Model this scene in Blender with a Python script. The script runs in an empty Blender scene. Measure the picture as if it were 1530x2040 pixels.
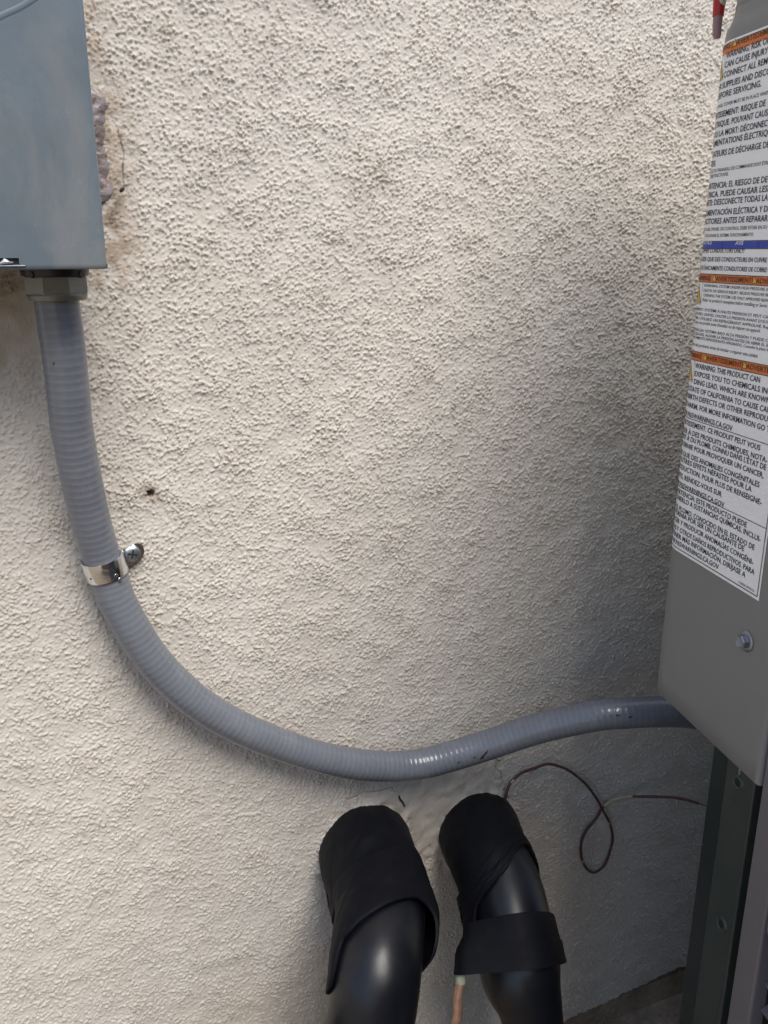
import bpy, bmesh, math, random
import numpy as np
from mathutils import Vector

# ------------------------------------------------------------------ camera, sky, sun, exposure
S = bpy.context.scene
FPX, CX, CY = 1700.0, 765.0, 1020.0
TH, PH = math.radians(23.0), math.radians(17.0)
CAM = np.array([0.0, -0.615, 0.87])
FH = np.array([math.sin(TH), math.cos(TH), 0.0])
RT = np.array([math.cos(TH), -math.sin(TH), 0.0])
FW = math.cos(PH) * FH - math.sin(PH) * np.array([0, 0, 1.0])
DN = -(math.sin(PH) * FH + math.cos(PH) * np.array([0, 0, 1.0]))
cd = bpy.data.cameras.new('camera')
cam = bpy.data.objects.new('camera', cd)
S.collection.objects.link(cam)
cam.location = CAM
cam.rotation_euler = (math.radians(90) - PH, 0, -TH)
cd.sensor_width = 36.0
cd.lens = FPX / 2040.0 * 36.0
cd.clip_start, cd.clip_end = 0.02, 400.0
S.camera = cam

SUN_DIR = Vector((0.12, -0.55, 0.83)).normalized()      # towards the sun
SUN_EL = math.asin(SUN_DIR.z)
SUN_AZ = math.atan2(SUN_DIR.x, SUN_DIR.y)
w = bpy.data.worlds.new('World')
S.world = w
w.use_nodes = True
nt = w.node_tree
sky = nt.nodes.new('ShaderNodeTexSky')
sky.sky_type = 'NISHITA'
sky.sun_disc = False
sky.sun_elevation = SUN_EL
sky.sun_rotation = SUN_AZ
sky.dust_density = 2.0
bg = nt.nodes['Background']
nt.links.new(sky.outputs['Color'], bg.inputs['Color'])
bg.inputs['Strength'].default_value = 0.082
sd = bpy.data.lights.new('sun', 'SUN')
sd.energy = 1.5
sd.angle = math.radians(36)
sd.color = (1.0, 0.96, 0.91)
so = bpy.data.objects.new('sun', sd)
S.collection.objects.link(so)
so.rotation_euler = SUN_DIR.to_track_quat('Z', 'Y').to_euler()
S.view_settings.view_transform = 'Standard'
S.view_settings.look = 'None'
S.view_settings.exposure = 1.30
S.view_settings.gamma = 1.0
S.view_settings.use_curve_mapping = False
S.cycles.max_bounces = 8

# ------------------------------------------------------------------ helpers
rng = np.random.default_rng(7)


def ray(x, y):
    return FW + RT * (x - CX) / FPX + DN * (y - CY) / FPX


def at(x, y, Y=0.0):
    """point of the vertical plane Y = const (parallel to the wall) seen at a photograph pixel"""
    d = ray(x, y)
    return CAM + d * (Y - CAM[1]) / d[1]


def prj(P):
    q = np.asarray(P) - CAM
    z = q @ FW
    return np.stack([CX + FPX * (q @ RT) / z, CY + FPX * (q @ DN) / z], -1)


def link(name, me, mat=None, parent=None):
    o = bpy.data.objects.new(name, me)
    S.collection.objects.link(o)
    if mat is not None and not me.materials:
        me.materials.append(mat)
    if parent is not None:
        o.parent = parent
    return o


def mesh(name, V, F, mat=None, parent=None, smooth=False):
    me = bpy.data.meshes.new(name)
    me.from_pydata([tuple(map(float, v)) for v in V], [], [tuple(map(int, f)) for f in F])
    me.validate()
    if smooth:
        me.polygons.foreach_set('use_smooth', [True] * len(me.polygons))
    me.update()
    return link(name, me, mat, parent)


def fix_normals(o):
    bm = bmesh.new()
    bm.from_mesh(o.data)
    bmesh.ops.recalc_face_normals(bm, faces=bm.faces)
    bm.to_mesh(o.data)
    bm.free()
    return o


def thing(name, label, cat, group=None, loc=None):
    o = bpy.data.objects.new(name, None)
    S.collection.objects.link(o)
    o.empty_display_size = 0.03
    o['label'] = label
    o['category'] = cat
    if group:
        o['group'] = group
    return o


def tag(o, label, cat):
    o['label'] = label
    o['category'] = cat
    return o


def grid_mesh(name, P, mat=None, parent=None, close_u=False, close_v=False, smooth=True, flip=False):
    """P is an (nu, nv, 3) array"""
    nu, nv = P.shape[:2]
    V = P.reshape(-1, 3)
    F = []
    for i in range(nu if close_u else nu - 1):
        a = i * nv
        b = ((i + 1) % nu) * nv
        for j in range(nv if close_v else nv - 1):
            k = (j + 1) % nv
            q = (a + j, b + j, b + k, a + k)
            F.append(q[::-1] if flip else q)
    return mesh(name, V, F, mat, parent, smooth)


def boxes(name, bs, mat=None, parent=None, bevel=0.0, org=None, ax=None, seg=2):
    """boxes given as (x0, x1, y0, y1, z0, z1), in the frame org + ax columns, as one mesh"""
    bm = bmesh.new()
    for x0, x1, y0, y1, z0, z1 in bs:
        c = [bm.verts.new((x, y, z)) for x in (x0, x1) for y in (y0, y1) for z in (z0, z1)]
        for f in ((0, 1, 3, 2), (4, 6, 7, 5), (0, 4, 5, 1), (2, 3, 7, 6), (0, 2, 6, 4), (1, 5, 7, 3)):
            bm.faces.new([c[i] for i in f])
    if bevel:
        bmesh.ops.bevel(bm, geom=list(bm.edges), offset=bevel, segments=seg, affect='EDGES', profile=0.5)
    if ax is not None:
        for v in bm.verts:
            p = org + ax[0] * v.co.x + ax[1] * v.co.y + ax[2] * v.co.z
            v.co = p
    bmesh.ops.recalc_face_normals(bm, faces=bm.faces)
    me = bpy.data.meshes.new(name)
    bm.to_mesh(me)
    bm.free()
    return link(name, me, mat, parent)


def lathe(name, prof, c, axis=(0, 0, 1), n=32, mat=None, parent=None, hexa=None, smooth=True, e1=None):
    """profile of (radius, height) turned about an axis through c; n=6 gives a hexagonal nut"""
    A = np.array(axis, float)
    A /= np.linalg.norm(A)
    if e1 is None:
        e1 = np.cross(A, [0.3, 0.9, 0.2])
    e1 = np.array(e1, float)
    e1 = e1 - A * (e1 @ A)
    e1 /= np.linalg.norm(e1)
    e2 = np.cross(A, e1)
    ph = np.arange(n) * 2 * math.pi / n
    P = np.array([[np.array(c) + A * h + r * (e1 * math.cos(p) + e2 * math.sin(p)) for p in ph] for r, h in prof])
    V = list(P.reshape(-1, 3))
    F = []
    m = len(prof)
    for i in range(m - 1):
        for j in range(n):
            k = (j + 1) % n
            F.append((i * n + j, i * n + k, (i + 1) * n + k, (i + 1) * n + j))
    F.append(tuple(range(n - 1, -1, -1)))
    F.append(tuple((m - 1) * n + j for j in range(n)))
    o = mesh(name, V, F, mat, parent, smooth)
    fix_normals(o)
    if smooth:
        o.data.set_sharp_from_angle(angle=math.radians(35))
    return o


def spline(P, n):
    """Catmull-Rom through the rows of P (any width), n samples, roughly even in arc length of the first 3 columns"""
    P = np.asarray(P, float)
    Q = np.vstack([2 * P[0] - P[1], P, 2 * P[-1] - P[-2]])
    out = []
    for i in range(1, len(Q) - 2):
        p0, p1, p2, p3 = Q[i - 1:i + 3]
        for t in np.linspace(0, 1, 40, endpoint=False):
            out.append(0.5 * (2 * p1 + (p2 - p0) * t + (2 * p0 - 5 * p1 + 4 * p2 - p3) * t * t + (3 * p1 - p0 - 3 * p2 + p3) * t ** 3))
    out.append(P[-1])
    out = np.array(out)
    L = np.concatenate([[0], np.cumsum(np.linalg.norm(np.diff(out[:, :3], axis=0), axis=1))])
    s = np.linspace(0, L[-1], n)
    return np.stack([np.interp(s, L, out[:, k]) for k in range(out.shape[1])], 1), s


class Tube:
    """a bent round thing: centre line with radius; surface points by (length along, angle)"""

    def __init__(self, pts, n=400):
        P, self.s = spline(pts, n)
        self.c = P[:, :3]
        self.r = P[:, 3]
        T = np.gradient(self.c, axis=0)
        self.T = T / np.linalg.norm(T, axis=1)[:, None]
        e1 = np.array([1.0, 0, 0])[None] - self.T * self.T[:, :1]
        # where the tube runs along X, carry the frame along instead
        e = None
        E = []
        for t, a in zip(self.T, e1):
            if e is None:
                e = a
            e = e - t * (e @ t)
            e = e / np.linalg.norm(e)
            E.append(e.copy())
        self.e1 = np.array(E)
        self.e2 = np.cross(self.T, self.e1)

    def P(self, s, phi, off=0.0):
        s, phi, off = np.broadcast_arrays(np.asarray(s, float), np.asarray(phi, float), np.asarray(off, float))
        f = lambda a: np.stack([np.interp(s, self.s, a[:, k]) for k in range(3)], -1)
        r = np.interp(s, self.s, self.r) + off
        return f(self.c) + r[..., None] * (np.cos(phi)[..., None] * f(self.e1) + np.sin(phi)[..., None] * f(self.e2))

    def find(self, px, py, off=0.0, s0=0.0, s1=1e9):
        """(s, phi) of the tube's camera side nearest to a pixel"""
        if not hasattr(self, '_t') or self._o != off:
            ss = np.linspace(0, self.s[-1], 400)
            pp = np.linspace(-math.pi, math.pi, 240, endpoint=False)
            A, B = np.meshgrid(ss, pp, indexing='ij')
            Q = self.P(A, B, off)
            N = Q - self.P(A, B, -np.interp(A, self.s, self.r))
            vis = ((CAM - Q) * N).sum(-1) > 0
            self._t = (A[vis], B[vis], prj(Q)[vis])
            self._o = off
        A, B, X = self._t
        d = (X[:, 0] - px) ** 2 + (X[:, 1] - py) ** 2 + 1e9 * ((A < s0) | (A > s1))
        k = d.argmin()
        return A[k], B[k]


def noise1(x, seed):
    r = np.random.default_rng(seed)
    v = 0
    for k in range(1, 6):
        v = v + np.sin(x * k * 1.7 + r.uniform(0, 6.28)) / k
    return v / 2


# ------------------------------------------------------------------ materials
def material(name, col, rough=0.5, metal=0.0, spec=0.5, coat=0.0, var=0.0, vscale=20.0, rvar=0.0, bump=0.0, bscale=200.0, bdist=0.001, sss=None):
    m = bpy.data.materials.new(name)
    m.use_nodes = True
    t = m.node_tree
    b = t.nodes['Principled BSDF']
    b.inputs['Base Color'].default_value = (*col, 1)
    b.inputs['Roughness'].default_value = rough
    b.inputs['Metallic'].default_value = metal
    b.inputs['Specular IOR Level'].default_value = spec
    b.inputs['Coat Weight'].default_value = coat
    tc = t.nodes.new('ShaderNodeTexCoord')
    if var or rvar:
        n = t.nodes.new('ShaderNodeTexNoise')
        n.inputs['Scale'].default_value = vscale
        n.inputs['Detail'].default_value = 6
        n.inputs['Roughness'].default_value = 0.6
        t.links.new(tc.outputs['Object'], n.inputs['Vector'])
        if var:
            mx = t.nodes.new('ShaderNodeMix')
            mx.data_type = 'RGBA'
            mx.inputs['A'].default_value = (*[c * (1 - var) for c in col], 1)
            mx.inputs['B'].default_value = (*[min(1, c * (1 + var)) for c in col], 1)
            r = t.nodes.new('ShaderNodeMapRange')
            r.inputs['From Min'].default_value = 0.3
            r.inputs['From Max'].default_value = 0.7
            t.links.new(n.outputs['Fac'], r.inputs['Value'])
            t.links.new(r.outputs['Result'], mx.inputs['Factor'])
            t.links.new(mx.outputs['Result'], b.inputs['Base Color'])
        if rvar:
            r2 = t.nodes.new('ShaderNodeMapRange')
            r2.inputs['From Min'].default_value = 0.3
            r2.inputs['From Max'].default_value = 0.7
            r2.inputs['To Min'].default_value = rough - rvar
            r2.inputs['To Max'].default_value = rough + rvar
            t.links.new(n.outputs['Fac'], r2.inputs['Value'])
            t.links.new(r2.outputs['Result'], b.inputs['Roughness'])
    if bump:
        n2 = t.nodes.new('ShaderNodeTexNoise')
        n2.inputs['Scale'].default_value = bscale
        n2.inputs['Detail'].default_value = 4
        t.links.new(tc.outputs['Object'], n2.inputs['Vector'])
        bp = t.nodes.new('ShaderNodeBump')
        bp.inputs['Strength'].default_value = bump
        bp.inputs['Distance'].default_value = bdist
        t.links.new(n2.outputs['Fac'], bp.inputs['Height'])
        t.links.new(bp.outputs['Normal'], b.inputs['Normal'])
    m['bsdf'] = 1
    return m


def stucco_material():
    m = bpy.data.materials.new('stucco')
    m.use_nodes = True
    t = m.node_tree
    b = t.nodes['Principled BSDF']
    b.inputs['Roughness'].default_value = 0.85
    b.inputs['Specular IOR Level'].default_value = 0.12
    tc = t.nodes.new('ShaderNodeTexCoord')
    n = t.nodes.new('ShaderNodeTexNoise')
    n.inputs['Scale'].default_value = 9
    n.inputs['Detail'].default_value = 8
    n.inputs['Roughness'].default_value = 0.65
    t.links.new(tc.outputs['Object'], n.inputs['Vector'])
    mx = t.nodes.new('ShaderNodeMix')
    mx.data_type = 'RGBA'
    mx.inputs['A'].default_value = (0.52, 0.48, 0.425, 1)
    mx.inputs['B'].default_value = (0.595, 0.56, 0.50, 1)
    r = t.nodes.new('ShaderNodeMapRange')
    r.inputs['From Min'].default_value = 0.3
    r.inputs['From Max'].default_value = 0.7
    t.links.new(n.outputs['Fac'], r.inputs['Value'])
    t.links.new(r.outputs['Result'], mx.inputs['Factor'])
    last = mx.outputs['Result']
    for att, col, k in (('stain_shade', (0.25, 0.19, 0.135, 1), 0.85), ('tan', (0.45, 0.365, 0.28, 1), 0.85), ('dirt', (0.045, 0.035, 0.028, 1), 0.95)):
        a = t.nodes.new('ShaderNodeAttribute')
        a.attribute_name = att
        mu = t.nodes.new('ShaderNodeMath')
        mu.operation = 'MULTIPLY'
        mu.use_clamp = True
        mu.inputs[1].default_value = k
        t.links.new(a.outputs['Fac'], mu.inputs[0])
        x = t.nodes.new('ShaderNodeMix')
        x.data_type = 'RGBA'
        t.links.new(mu.outputs[0], x.inputs['Factor'])
        t.links.new(last, x.inputs['A'])
        x.inputs['B'].default_value = col
        last = x.outputs['Result']
    t.links.new(last, b.inputs['Base Color'])
    n2 = t.nodes.new('ShaderNodeTexNoise')
    n2.inputs['Scale'].default_value = 900
    n2.inputs['Detail'].default_value = 3
    t.links.new(tc.outputs['Object'], n2.inputs['Vector'])
    bp = t.nodes.new('ShaderNodeBump')
    bp.inputs['Strength'].default_value = 0.5
    bp.inputs['Distance'].default_value = 0.0006
    t.links.new(n2.outputs['Fac'], bp.inputs['Height'])
    t.links.new(bp.outputs['Normal'], b.inputs['Normal'])
    return m


def coarse_stucco_material():
    m = material('coarse_stucco', (0.555, 0.52, 0.46), 0.9, var=0.08, vscale=9, bump=0.9, bscale=430, bdist=0.0022)
    return m


M = dict(
    stucco=stucco_material(),
    stucco_far=coarse_stucco_material(),
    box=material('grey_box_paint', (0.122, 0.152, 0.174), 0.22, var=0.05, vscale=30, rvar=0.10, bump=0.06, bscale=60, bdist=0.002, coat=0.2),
    slot=material('dark_gap', (0.01, 0.01, 0.011), 0.8),
    hasp=material('bright_hasp_metal', (0.55, 0.58, 0.62), 0.35, metal=0.5),
    zinc=material('cast_zinc', (0.22, 0.22, 0.205), 0.46, metal=0.75, var=0.18, vscale=120, rvar=0.12, bump=0.25, bscale=500, bdist=0.0006),
    darksteel=material('dark_locknut', (0.05, 0.052, 0.056), 0.35, metal=0.8),
    conduit=material('grey_conduit_vinyl', (0.146, 0.158, 0.182), 0.17, var=0.05, vscale=60, rvar=0.06, spec=0.5),
    scuff=material('black_scuff', (0.012, 0.012, 0.014), 0.7),
    chrome=material('plated_steel', (0.74, 0.76, 0.77), 0.13, metal=1.0, rvar=0.04, vscale=200),
    screw=material('screw_metal', (0.72, 0.80, 0.86), 0.34, metal=1.0),
    foam=material('black_rubber_foam', (0.0045, 0.0055, 0.009), 0.38, rvar=0.06, vscale=40, spec=0.50, bump=0.08, bscale=90, bdist=0.002),
    tape=material('black_cork_tape', (0.0045, 0.005, 0.0075), 0.60, rvar=0.06, vscale=70, spec=0.14, bump=0.25, bscale=400, bdist=0.0005),
    copper=material('weathered_copper', (0.50, 0.30, 0.215), 0.45, metal=0.6, var=0.25, vscale=150, rvar=0.1),
    verdigris=material('pale_verdigris', (0.34, 0.37, 0.28), 0.8, var=0.2, vscale=200),
    wire=material('brown_wire_jacket', (0.075, 0.034, 0.032), 0.5, var=0.15, vscale=100),
    splice=material('bare_splice', (0.42, 0.35, 0.25), 0.7, var=0.2, vscale=150),
    ac=material('grey_cabinet_paint', (0.205, 0.207, 0.208), 0.40, var=0.03, vscale=25, rvar=0.05, bump=0.05, bscale=300, bdist=0.0005),
    acdark=material('dark_green_metal', (0.022, 0.031, 0.032), 0.45, var=0.08, vscale=30),
    acpost=material('green_grey_galvanised', (0.052, 0.064, 0.060), 0.40, metal=0.2, var=0.10, vscale=35, rvar=0.06),
    plastic=material('grey_louver_plastic', (0.155, 0.145, 0.155), 0.40, var=0.04, vscale=30),
    white=material('white_label_vinyl', (0.88, 0.90, 0.92), 0.38),
    ink=material('black_ink', (0.015, 0.014, 0.022), 0.5),
    grey=material('grey_ink', (0.30, 0.31, 0.33), 0.5),
    orange=material('orange_ink', (0.66, 0.17, 0.035), 0.42),
    brown=material('dark_header_ink', (0.10, 0.035, 0.012), 0.5),
    blue=material('blue_ink', (0.018, 0.05, 0.42), 0.42),
    yellow=material('yellow_ink', (0.72, 0.47, 0.06), 0.45),
    whiteink=material('white_ink', (0.80, 0.82, 0.86), 0.45),
    red=material('red_plastic', (0.45, 0.025, 0.02), 0.35),
    pink=material('dusty_pink_plastic', (0.34, 0.21, 0.22), 0.45),
    cream=material('cream_plastic', (0.60, 0.57, 0.46), 0.5),
    sealant=material('milky_sealant', (0.25, 0.21, 0.205), 0.36, var=0.5, vscale=90, bump=0.6, bscale=160, bdist=0.003),
    twig=material('dark_debris', (0.02, 0.016, 0.014), 0.8),
    bolt=material('dull_bolt_metal', (0.30, 0.33, 0.38), 0.36, metal=0.9),
    fence=material('added_fence_wood', (0.24, 0.17, 0.105), 0.8, var=0.25, vscale=6),  # for the added fence; brown lightened to bounce warm fill
    concrete=material('brown_concrete', (0.26, 0.205, 0.145), 0.9, var=0.35, vscale=30, bump=0.9, bscale=140, bdist=0.006),
)


def mix_in(m, col, k, scale, lo, hi, stretch=(1, 1, 1), rough=None, attr=None):
    """lay a second colour over a material in patches of noise (dust, wear, painted reflections) or where a painted attribute says"""
    t = m.node_tree
    b = t.nodes['Principled BSDF']
    src = b.inputs['Base Color'].links[0].from_socket if b.inputs['Base Color'].links else None
    x = t.nodes.new('ShaderNodeMix')
    x.data_type = 'RGBA'
    if src:
        t.links.new(src, x.inputs['A'])
    else:
        x.inputs['A'].default_value = b.inputs['Base Color'].default_value
    x.inputs['B'].default_value = (*col, 1)
    if attr:
        a = t.nodes.new('ShaderNodeAttribute')
        a.attribute_name = attr
        f = a.outputs['Fac']
    else:
        tc = t.nodes.new('ShaderNodeTexCoord')
        mp = t.nodes.new('ShaderNodeMapping')
        mp.inputs['Scale'].default_value = stretch
        t.links.new(tc.outputs['Object'], mp.inputs['Vector'])
        n = t.nodes.new('ShaderNodeTexNoise')
        n.inputs['Scale'].default_value = scale
        n.inputs['Detail'].default_value = 8
        n.inputs['Roughness'].default_value = 0.65
        n.inputs['Distortion'].default_value = 0.4
        t.links.new(mp.outputs['Vector'], n.inputs['Vector'])
        f = n.outputs['Fac']
    r = t.nodes.new('ShaderNodeMapRange')
    r.inputs['From Min'].default_value = lo
    r.inputs['From Max'].default_value = hi
    r.inputs['To Max'].default_value = k
    t.links.new(f, r.inputs['Value'])
    t.links.new(r.outputs['Result'], x.inputs['Factor'])
    t.links.new(x.outputs['Result'], b.inputs['Base Color'])


mix_in(M['conduit'], (0.20, 0.212, 0.24), 0.4, 1, 0.05, 0.9, attr='ridge')
mix_in(M['conduit'], (0.24, 0.25, 0.27), 0.35, 45, 0.52, 0.72)
mix_in(M['box'], (0.26, 0.25, 0.23), 0.38, 14, 0.52, 0.66, (1, 1, 0.6))  # beige blotches: reflections of the surroundings painted into the cover colour
mix_in(M['box'], (0.34, 0.36, 0.37), 0.5, 260, 0.66, 0.74, (1, 1, 0.25))
mix_in(M['ac'], (0.21, 0.205, 0.195), 0.30, 18, 0.50, 0.75, (1, 1, 0.35))
mix_in(M['ac'], (0.10, 0.098, 0.095), 0.5, 300, 0.68, 0.75)
mix_in(M['acpost'], (0.085, 0.088, 0.072), 0.4, 22, 0.48, 0.70, (1, 1, 0.3))
mix_in(M['sealant'], (0.12, 0.085, 0.06), 0.8, 130, 0.50, 0.62)
mix_in(M['sealant'], (0.36, 0.33, 0.34), 0.7, 240, 0.58, 0.68)
mix_in(M['tape'], (0.014, 0.014, 0.016), 0.4, 60, 0.55, 0.75)
mix_in(M['tape'], (0.10, 0.095, 0.085), 0.5, 900, 0.72, 0.78)
mix_in(M['foam'], (0.06, 0.057, 0.052), 0.35, 700, 0.70, 0.78)

# ------------------------------------------------------------------ the stucco wall
def band(nx, nz, step, lam, sig, seed, aniso=1.0):
    r = np.random.default_rng(seed)
    h = np.fft.rfft2(r.standard_normal((nx, nz)))
    kx = np.fft.fftfreq(nx, step)[:, None]
    kz = np.fft.rfftfreq(nz, step)[None] * aniso
    k = np.sqrt(kx * kx + kz * kz) + 1e-9
    h *= np.exp(-(np.log(k * lam) ** 2) / (2 * sig * sig))
    h = np.fft.irfft2(h, s=(nx, nz))
    return h / h.std()


def sstep(a, b, x):
    t = np.clip((x - a) / (b - a), 0, 1)
    return t * t * (3 - 2 * t)


def seg_dist(X, Z, pts):
    d = np.full(X.shape, 1e9)
    for (x0, z0), (x1, z1) in zip(pts[:-1], pts[1:]):
        dx, dz = x1 - x0, z1 - z0
        t = np.clip(((X - x0) * dx + (Z - z0) * dz) / (dx * dx + dz * dz + 1e-12), 0, 1)
        d = np.minimum(d, np.hypot(X - x0 - t * dx, Z - z0 - t * dz))
    return d


def poly_mask(X, Z, pts, soft):
    """1 inside the polygon, soft edge outside"""
    pts = np.array(pts)
    ins = np.zeros(X.shape, bool)
    n = len(pts)
    for i in range(n):
        x0, z0 = pts[i]
        x1, z1 = pts[(i + 1) % n]
        c = ((z0 > Z) != (z1 > Z)) & (X < (x1 - x0) * (Z - z0) / (z1 - z0 + 1e-12) + x0)
        ins ^= c
    d = seg_dist(X, Z, list(map(tuple, pts)) + [tuple(pts[0])])
    return sstep(-1, 1, np.where(ins, d, -d) / soft)


def wz(x, y):
    p = at(x, y)
    return (p[0], p[2])


STEP = 0.00076
WX0, WX1, WZ1 = -0.085, 0.665, 1.08
NX, NZ = int((WX1 - WX0) / STEP), int((WZ1 - 0.035) / STEP)
xs = np.linspace(WX0, WX1, NX)
vs = np.linspace(0, 1, NZ)
zb = 0.036 + (xs - 0.487) * 0.075
zb = np.clip(zb, -0.01, 0.06) + 0.0016 * noise1(xs * 60, 3) + 0.0011 * noise1(xs * 260, 5)
X = np.repeat(xs[:, None], NZ, 1)
Z = zb[:, None] + vs[None] * (WZ1 - zb[:, None])

n1 = band(NX, NZ, STEP, 0.0040, 0.40, 11, 1.10)
n2 = band(NX, NZ, STEP, 0.0022, 0.30, 12)
nb = band(NX, NZ, STEP, 0.055, 0.5, 13)
nw = band(NX, NZ, STEP, 0.022, 0.45, 14)
low = sstep(0.75, 0.25, Z + 0.02 * nb + 0.1 * (X - 0.2))            # the lower wall is denser and flatter


def grains(count, r0, r1, h0, h1, seed, keep):
    """thrown grains of plaster: each raises the surface in a small steep-sided lump"""
    g = np.random.default_rng(seed)
    gx, gz = g.uniform(0, NX - 1, count), g.uniform(0, NZ - 1, count)
    k = g.uniform(size=count) < keep[gx.astype(int), gz.astype(int)]
    gx, gz = gx[k], gz[k]
    n_ = len(gx)
    ra = g.uniform(r0, r1, n_) / STEP
    el = g.uniform(0.55, 1.0, n_)
    an = g.uniform(0, math.pi, n_)
    hh = g.uniform(h0, h1, n_)
    tx, tz = g.normal(0, 0.22, n_), g.normal(0, 0.22, n_)
    ca, sa = np.cos(an), np.sin(an)
    out = np.zeros((NX, NZ))
    R_ = int(r1 / STEP) + 1
    ix, iz = np.round(gx).astype(int), np.round(gz).astype(int)
    for dx in range(-R_, R_ + 1):
        for dz in range(-R_, R_ + 1):
            x_, z_ = ix + dx, iz + dz
            ok = (x_ >= 0) & (x_ < NX) & (z_ >= 0) & (z_ < NZ)
            x_, z_ = x_[ok], z_[ok]
            u, v_ = (x_ - gx[ok]), (z_ - gz[ok])
            a_ = (u * ca[ok] + v_ * sa[ok]) / ra[ok]
            b_ = (-u * sa[ok] + v_ * ca[ok]) / (ra[ok] * el[ok])
            d_ = np.abs(a_) ** 2.4 + np.abs(b_) ** 2.4 + 0.30 * n2[x_, z_]
            val = hh[ok] * np.clip(1.55 * (1 - d_), 0, 1 + tx[ok] * a_ + tz[ok] * b_)
            np.maximum.at(out, (x_, z_), np.maximum(val, 0))
    return out


density = np.clip(0.42 + 0.10 * nw + 0.06 * nb, 0.3, 1)
big = grains(240000, 0.00065, 0.0012, 0.0005, 0.0015, 31, density)
small = grains(200000, 0.0006, 0.0010, 0.0002, 0.0010, 32, np.clip(density + 0.15, 0, 1))
gr = np.maximum(big, small) + 0.35 * np.minimum(big, small)
h = gr * (1 - 0.12 * low) + 0.00018 * sstep(-0.5, 1.0, n1) 
h = h * (1 + 0.08 * nb) + 0.00006 * n2 + 0.00022 * nb + 0.00006 * nw

# smoother, towelled-over patch where the pipes leave the wall, and a smeared spot under the box
patch = poly_mask(X + 0.004 * nw, Z + 0.004 * nw, [wz(*p) for p in ((905, 1508), (985, 1515), (1000, 1550), (1012, 1610), (1000, 1700), (905, 1720),
                  (868, 1700), (840, 1720), (800, 1660), (690, 1650), (735, 1585), (800, 1560))], 0.010)
smear = poly_mask(X + 0.005 * nw, Z + 0.005 * nw, [wz(*p) for p in ((-30, 575), (75, 575), (80, 700), (60, 740), (-30, 690))], 0.012)
beside = poly_mask(X + 0.005 * nw, Z + 0.005 * nw, [wz(*p) for p in ((175, 150), (235, 170), (268, 260), (262, 360), (258, 430), (285, 500), (255, 540), (195, 540))], 0.013)
calm = np.clip(0.86 * patch + 0.85 * smear + 0.55 * beside, 0, 0.92)
h = h * (1 - calm) + calm * (0.0008 + 0.00016 * n2 + 0.00035 * nw)
h += patch * 0.0008

stain_shade = np.zeros(X.shape)
tan = np.zeros(X.shape)
dirt = np.zeros(X.shape)
tan += 0.10 * sstep(0.4, 1.8, nb + 0.4 * nw) + 0.16 * sstep(0.9, 1.08, Z + 0.01 * nw)
fine = 0.5 + 0.35 * nw + 0.25 * n1
tan += 0.85 * beside * np.clip(fine + 0.3, 0, 1.2)
stain_shade += 0.95 * beside * sstep(-0.4, 1.4, nw - 0.4 * n1)
tan += 0.8 * poly_mask(X, Z, [wz(*p) for p in ((160, -10), (195, -10), (205, 170), (178, 175))], 0.008) * np.clip(fine + 0.3, 0, 1)
tan += 0.9 * smear * np.clip(0.75 + 0.25 * nw, 0, 1)
tan += 0.22 * patch * np.clip(0.8 + 0.2 * nw, 0, 1)
stain_shade += 1.1 * poly_mask(X + 0.003 * nw, Z + 0.003 * nw, [wz(*p) for p in ((200, 300), (222, 300), (226, 370), (240, 405), (245, 450), (222, 455), (208, 420))], 0.004) * np.clip(fine + 0.3, 0, 1)
stain_shade += 0.8 * poly_mask(X + 0.004 * nw, Z + 0.004 * nw, [wz(*p) for p in ((214, 460), (262, 470), (275, 500), (235, 520), (216, 515))], 0.005) * np.clip(fine, 0, 1)
stain_shade += 0.8 * poly_mask(X + 0.004 * nw, Z + 0.004 * nw, [wz(*p) for p in ((-30, 545), (60, 545), (58, 585), (20, 600), (-30, 590))], 0.008) * np.clip(0.7 + 0.3 * nw, 0, 1)  # the box's shadow on the wall below it, painted in as colour
stain_shade += 0.55 * poly_mask(X + 0.004 * nw, Z + 0.004 * nw, [wz(*p) for p in ((190, 165), (225, 160), (240, 230), (205, 215))], 0.006) * np.clip(fine, 0, 1)
dirt += 0.55 * poly_mask(X + 0.003 * nw, Z + 0.003 * nw, [wz(*p) for p in ((208, 385), (226, 380), (240, 405), (245, 445), (228, 455), (210, 420))], 0.004) * sstep(-0.3, 1.0, n1 + 0.6 * nw)
dirt += 0.30 * beside * sstep(0.9, 1.9, nw + 0.5 * n2)
# small brown specks where the paint is rubbed through
for px, py, r in ((755, 360, 0.012), (715, 300, 0.006), (430, 300, 0.008), (650, 605, 0.007), (245, 960, 0.004), (214, 1357, 0.004), (560, 560, 0.005), (335, 60, 0.006), (500, 1710, 0.004), (290, 975, 0.006), (316, 1000, 0.006)):
    x0, z0 = wz(px, py)
    g = np.exp(-((X - x0) ** 2 + (Z - z0) ** 2) / (r * r))
    stain_shade += 0.75 * g * sstep(0.0, 1.0, -n1 + 0.3 * nw)
# drilled hole
x0, z0 = wz(301, 984)
d = np.hypot(X - x0, (Z - z0) * 1.15)
hole = sstep(0.0034, 0.0020, d + 0.0005 * n2)
h -= hole * 0.007
dirt += hole * 0.6
stain_shade += 0.5 * sstep(0.010, 0.003, d)
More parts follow.
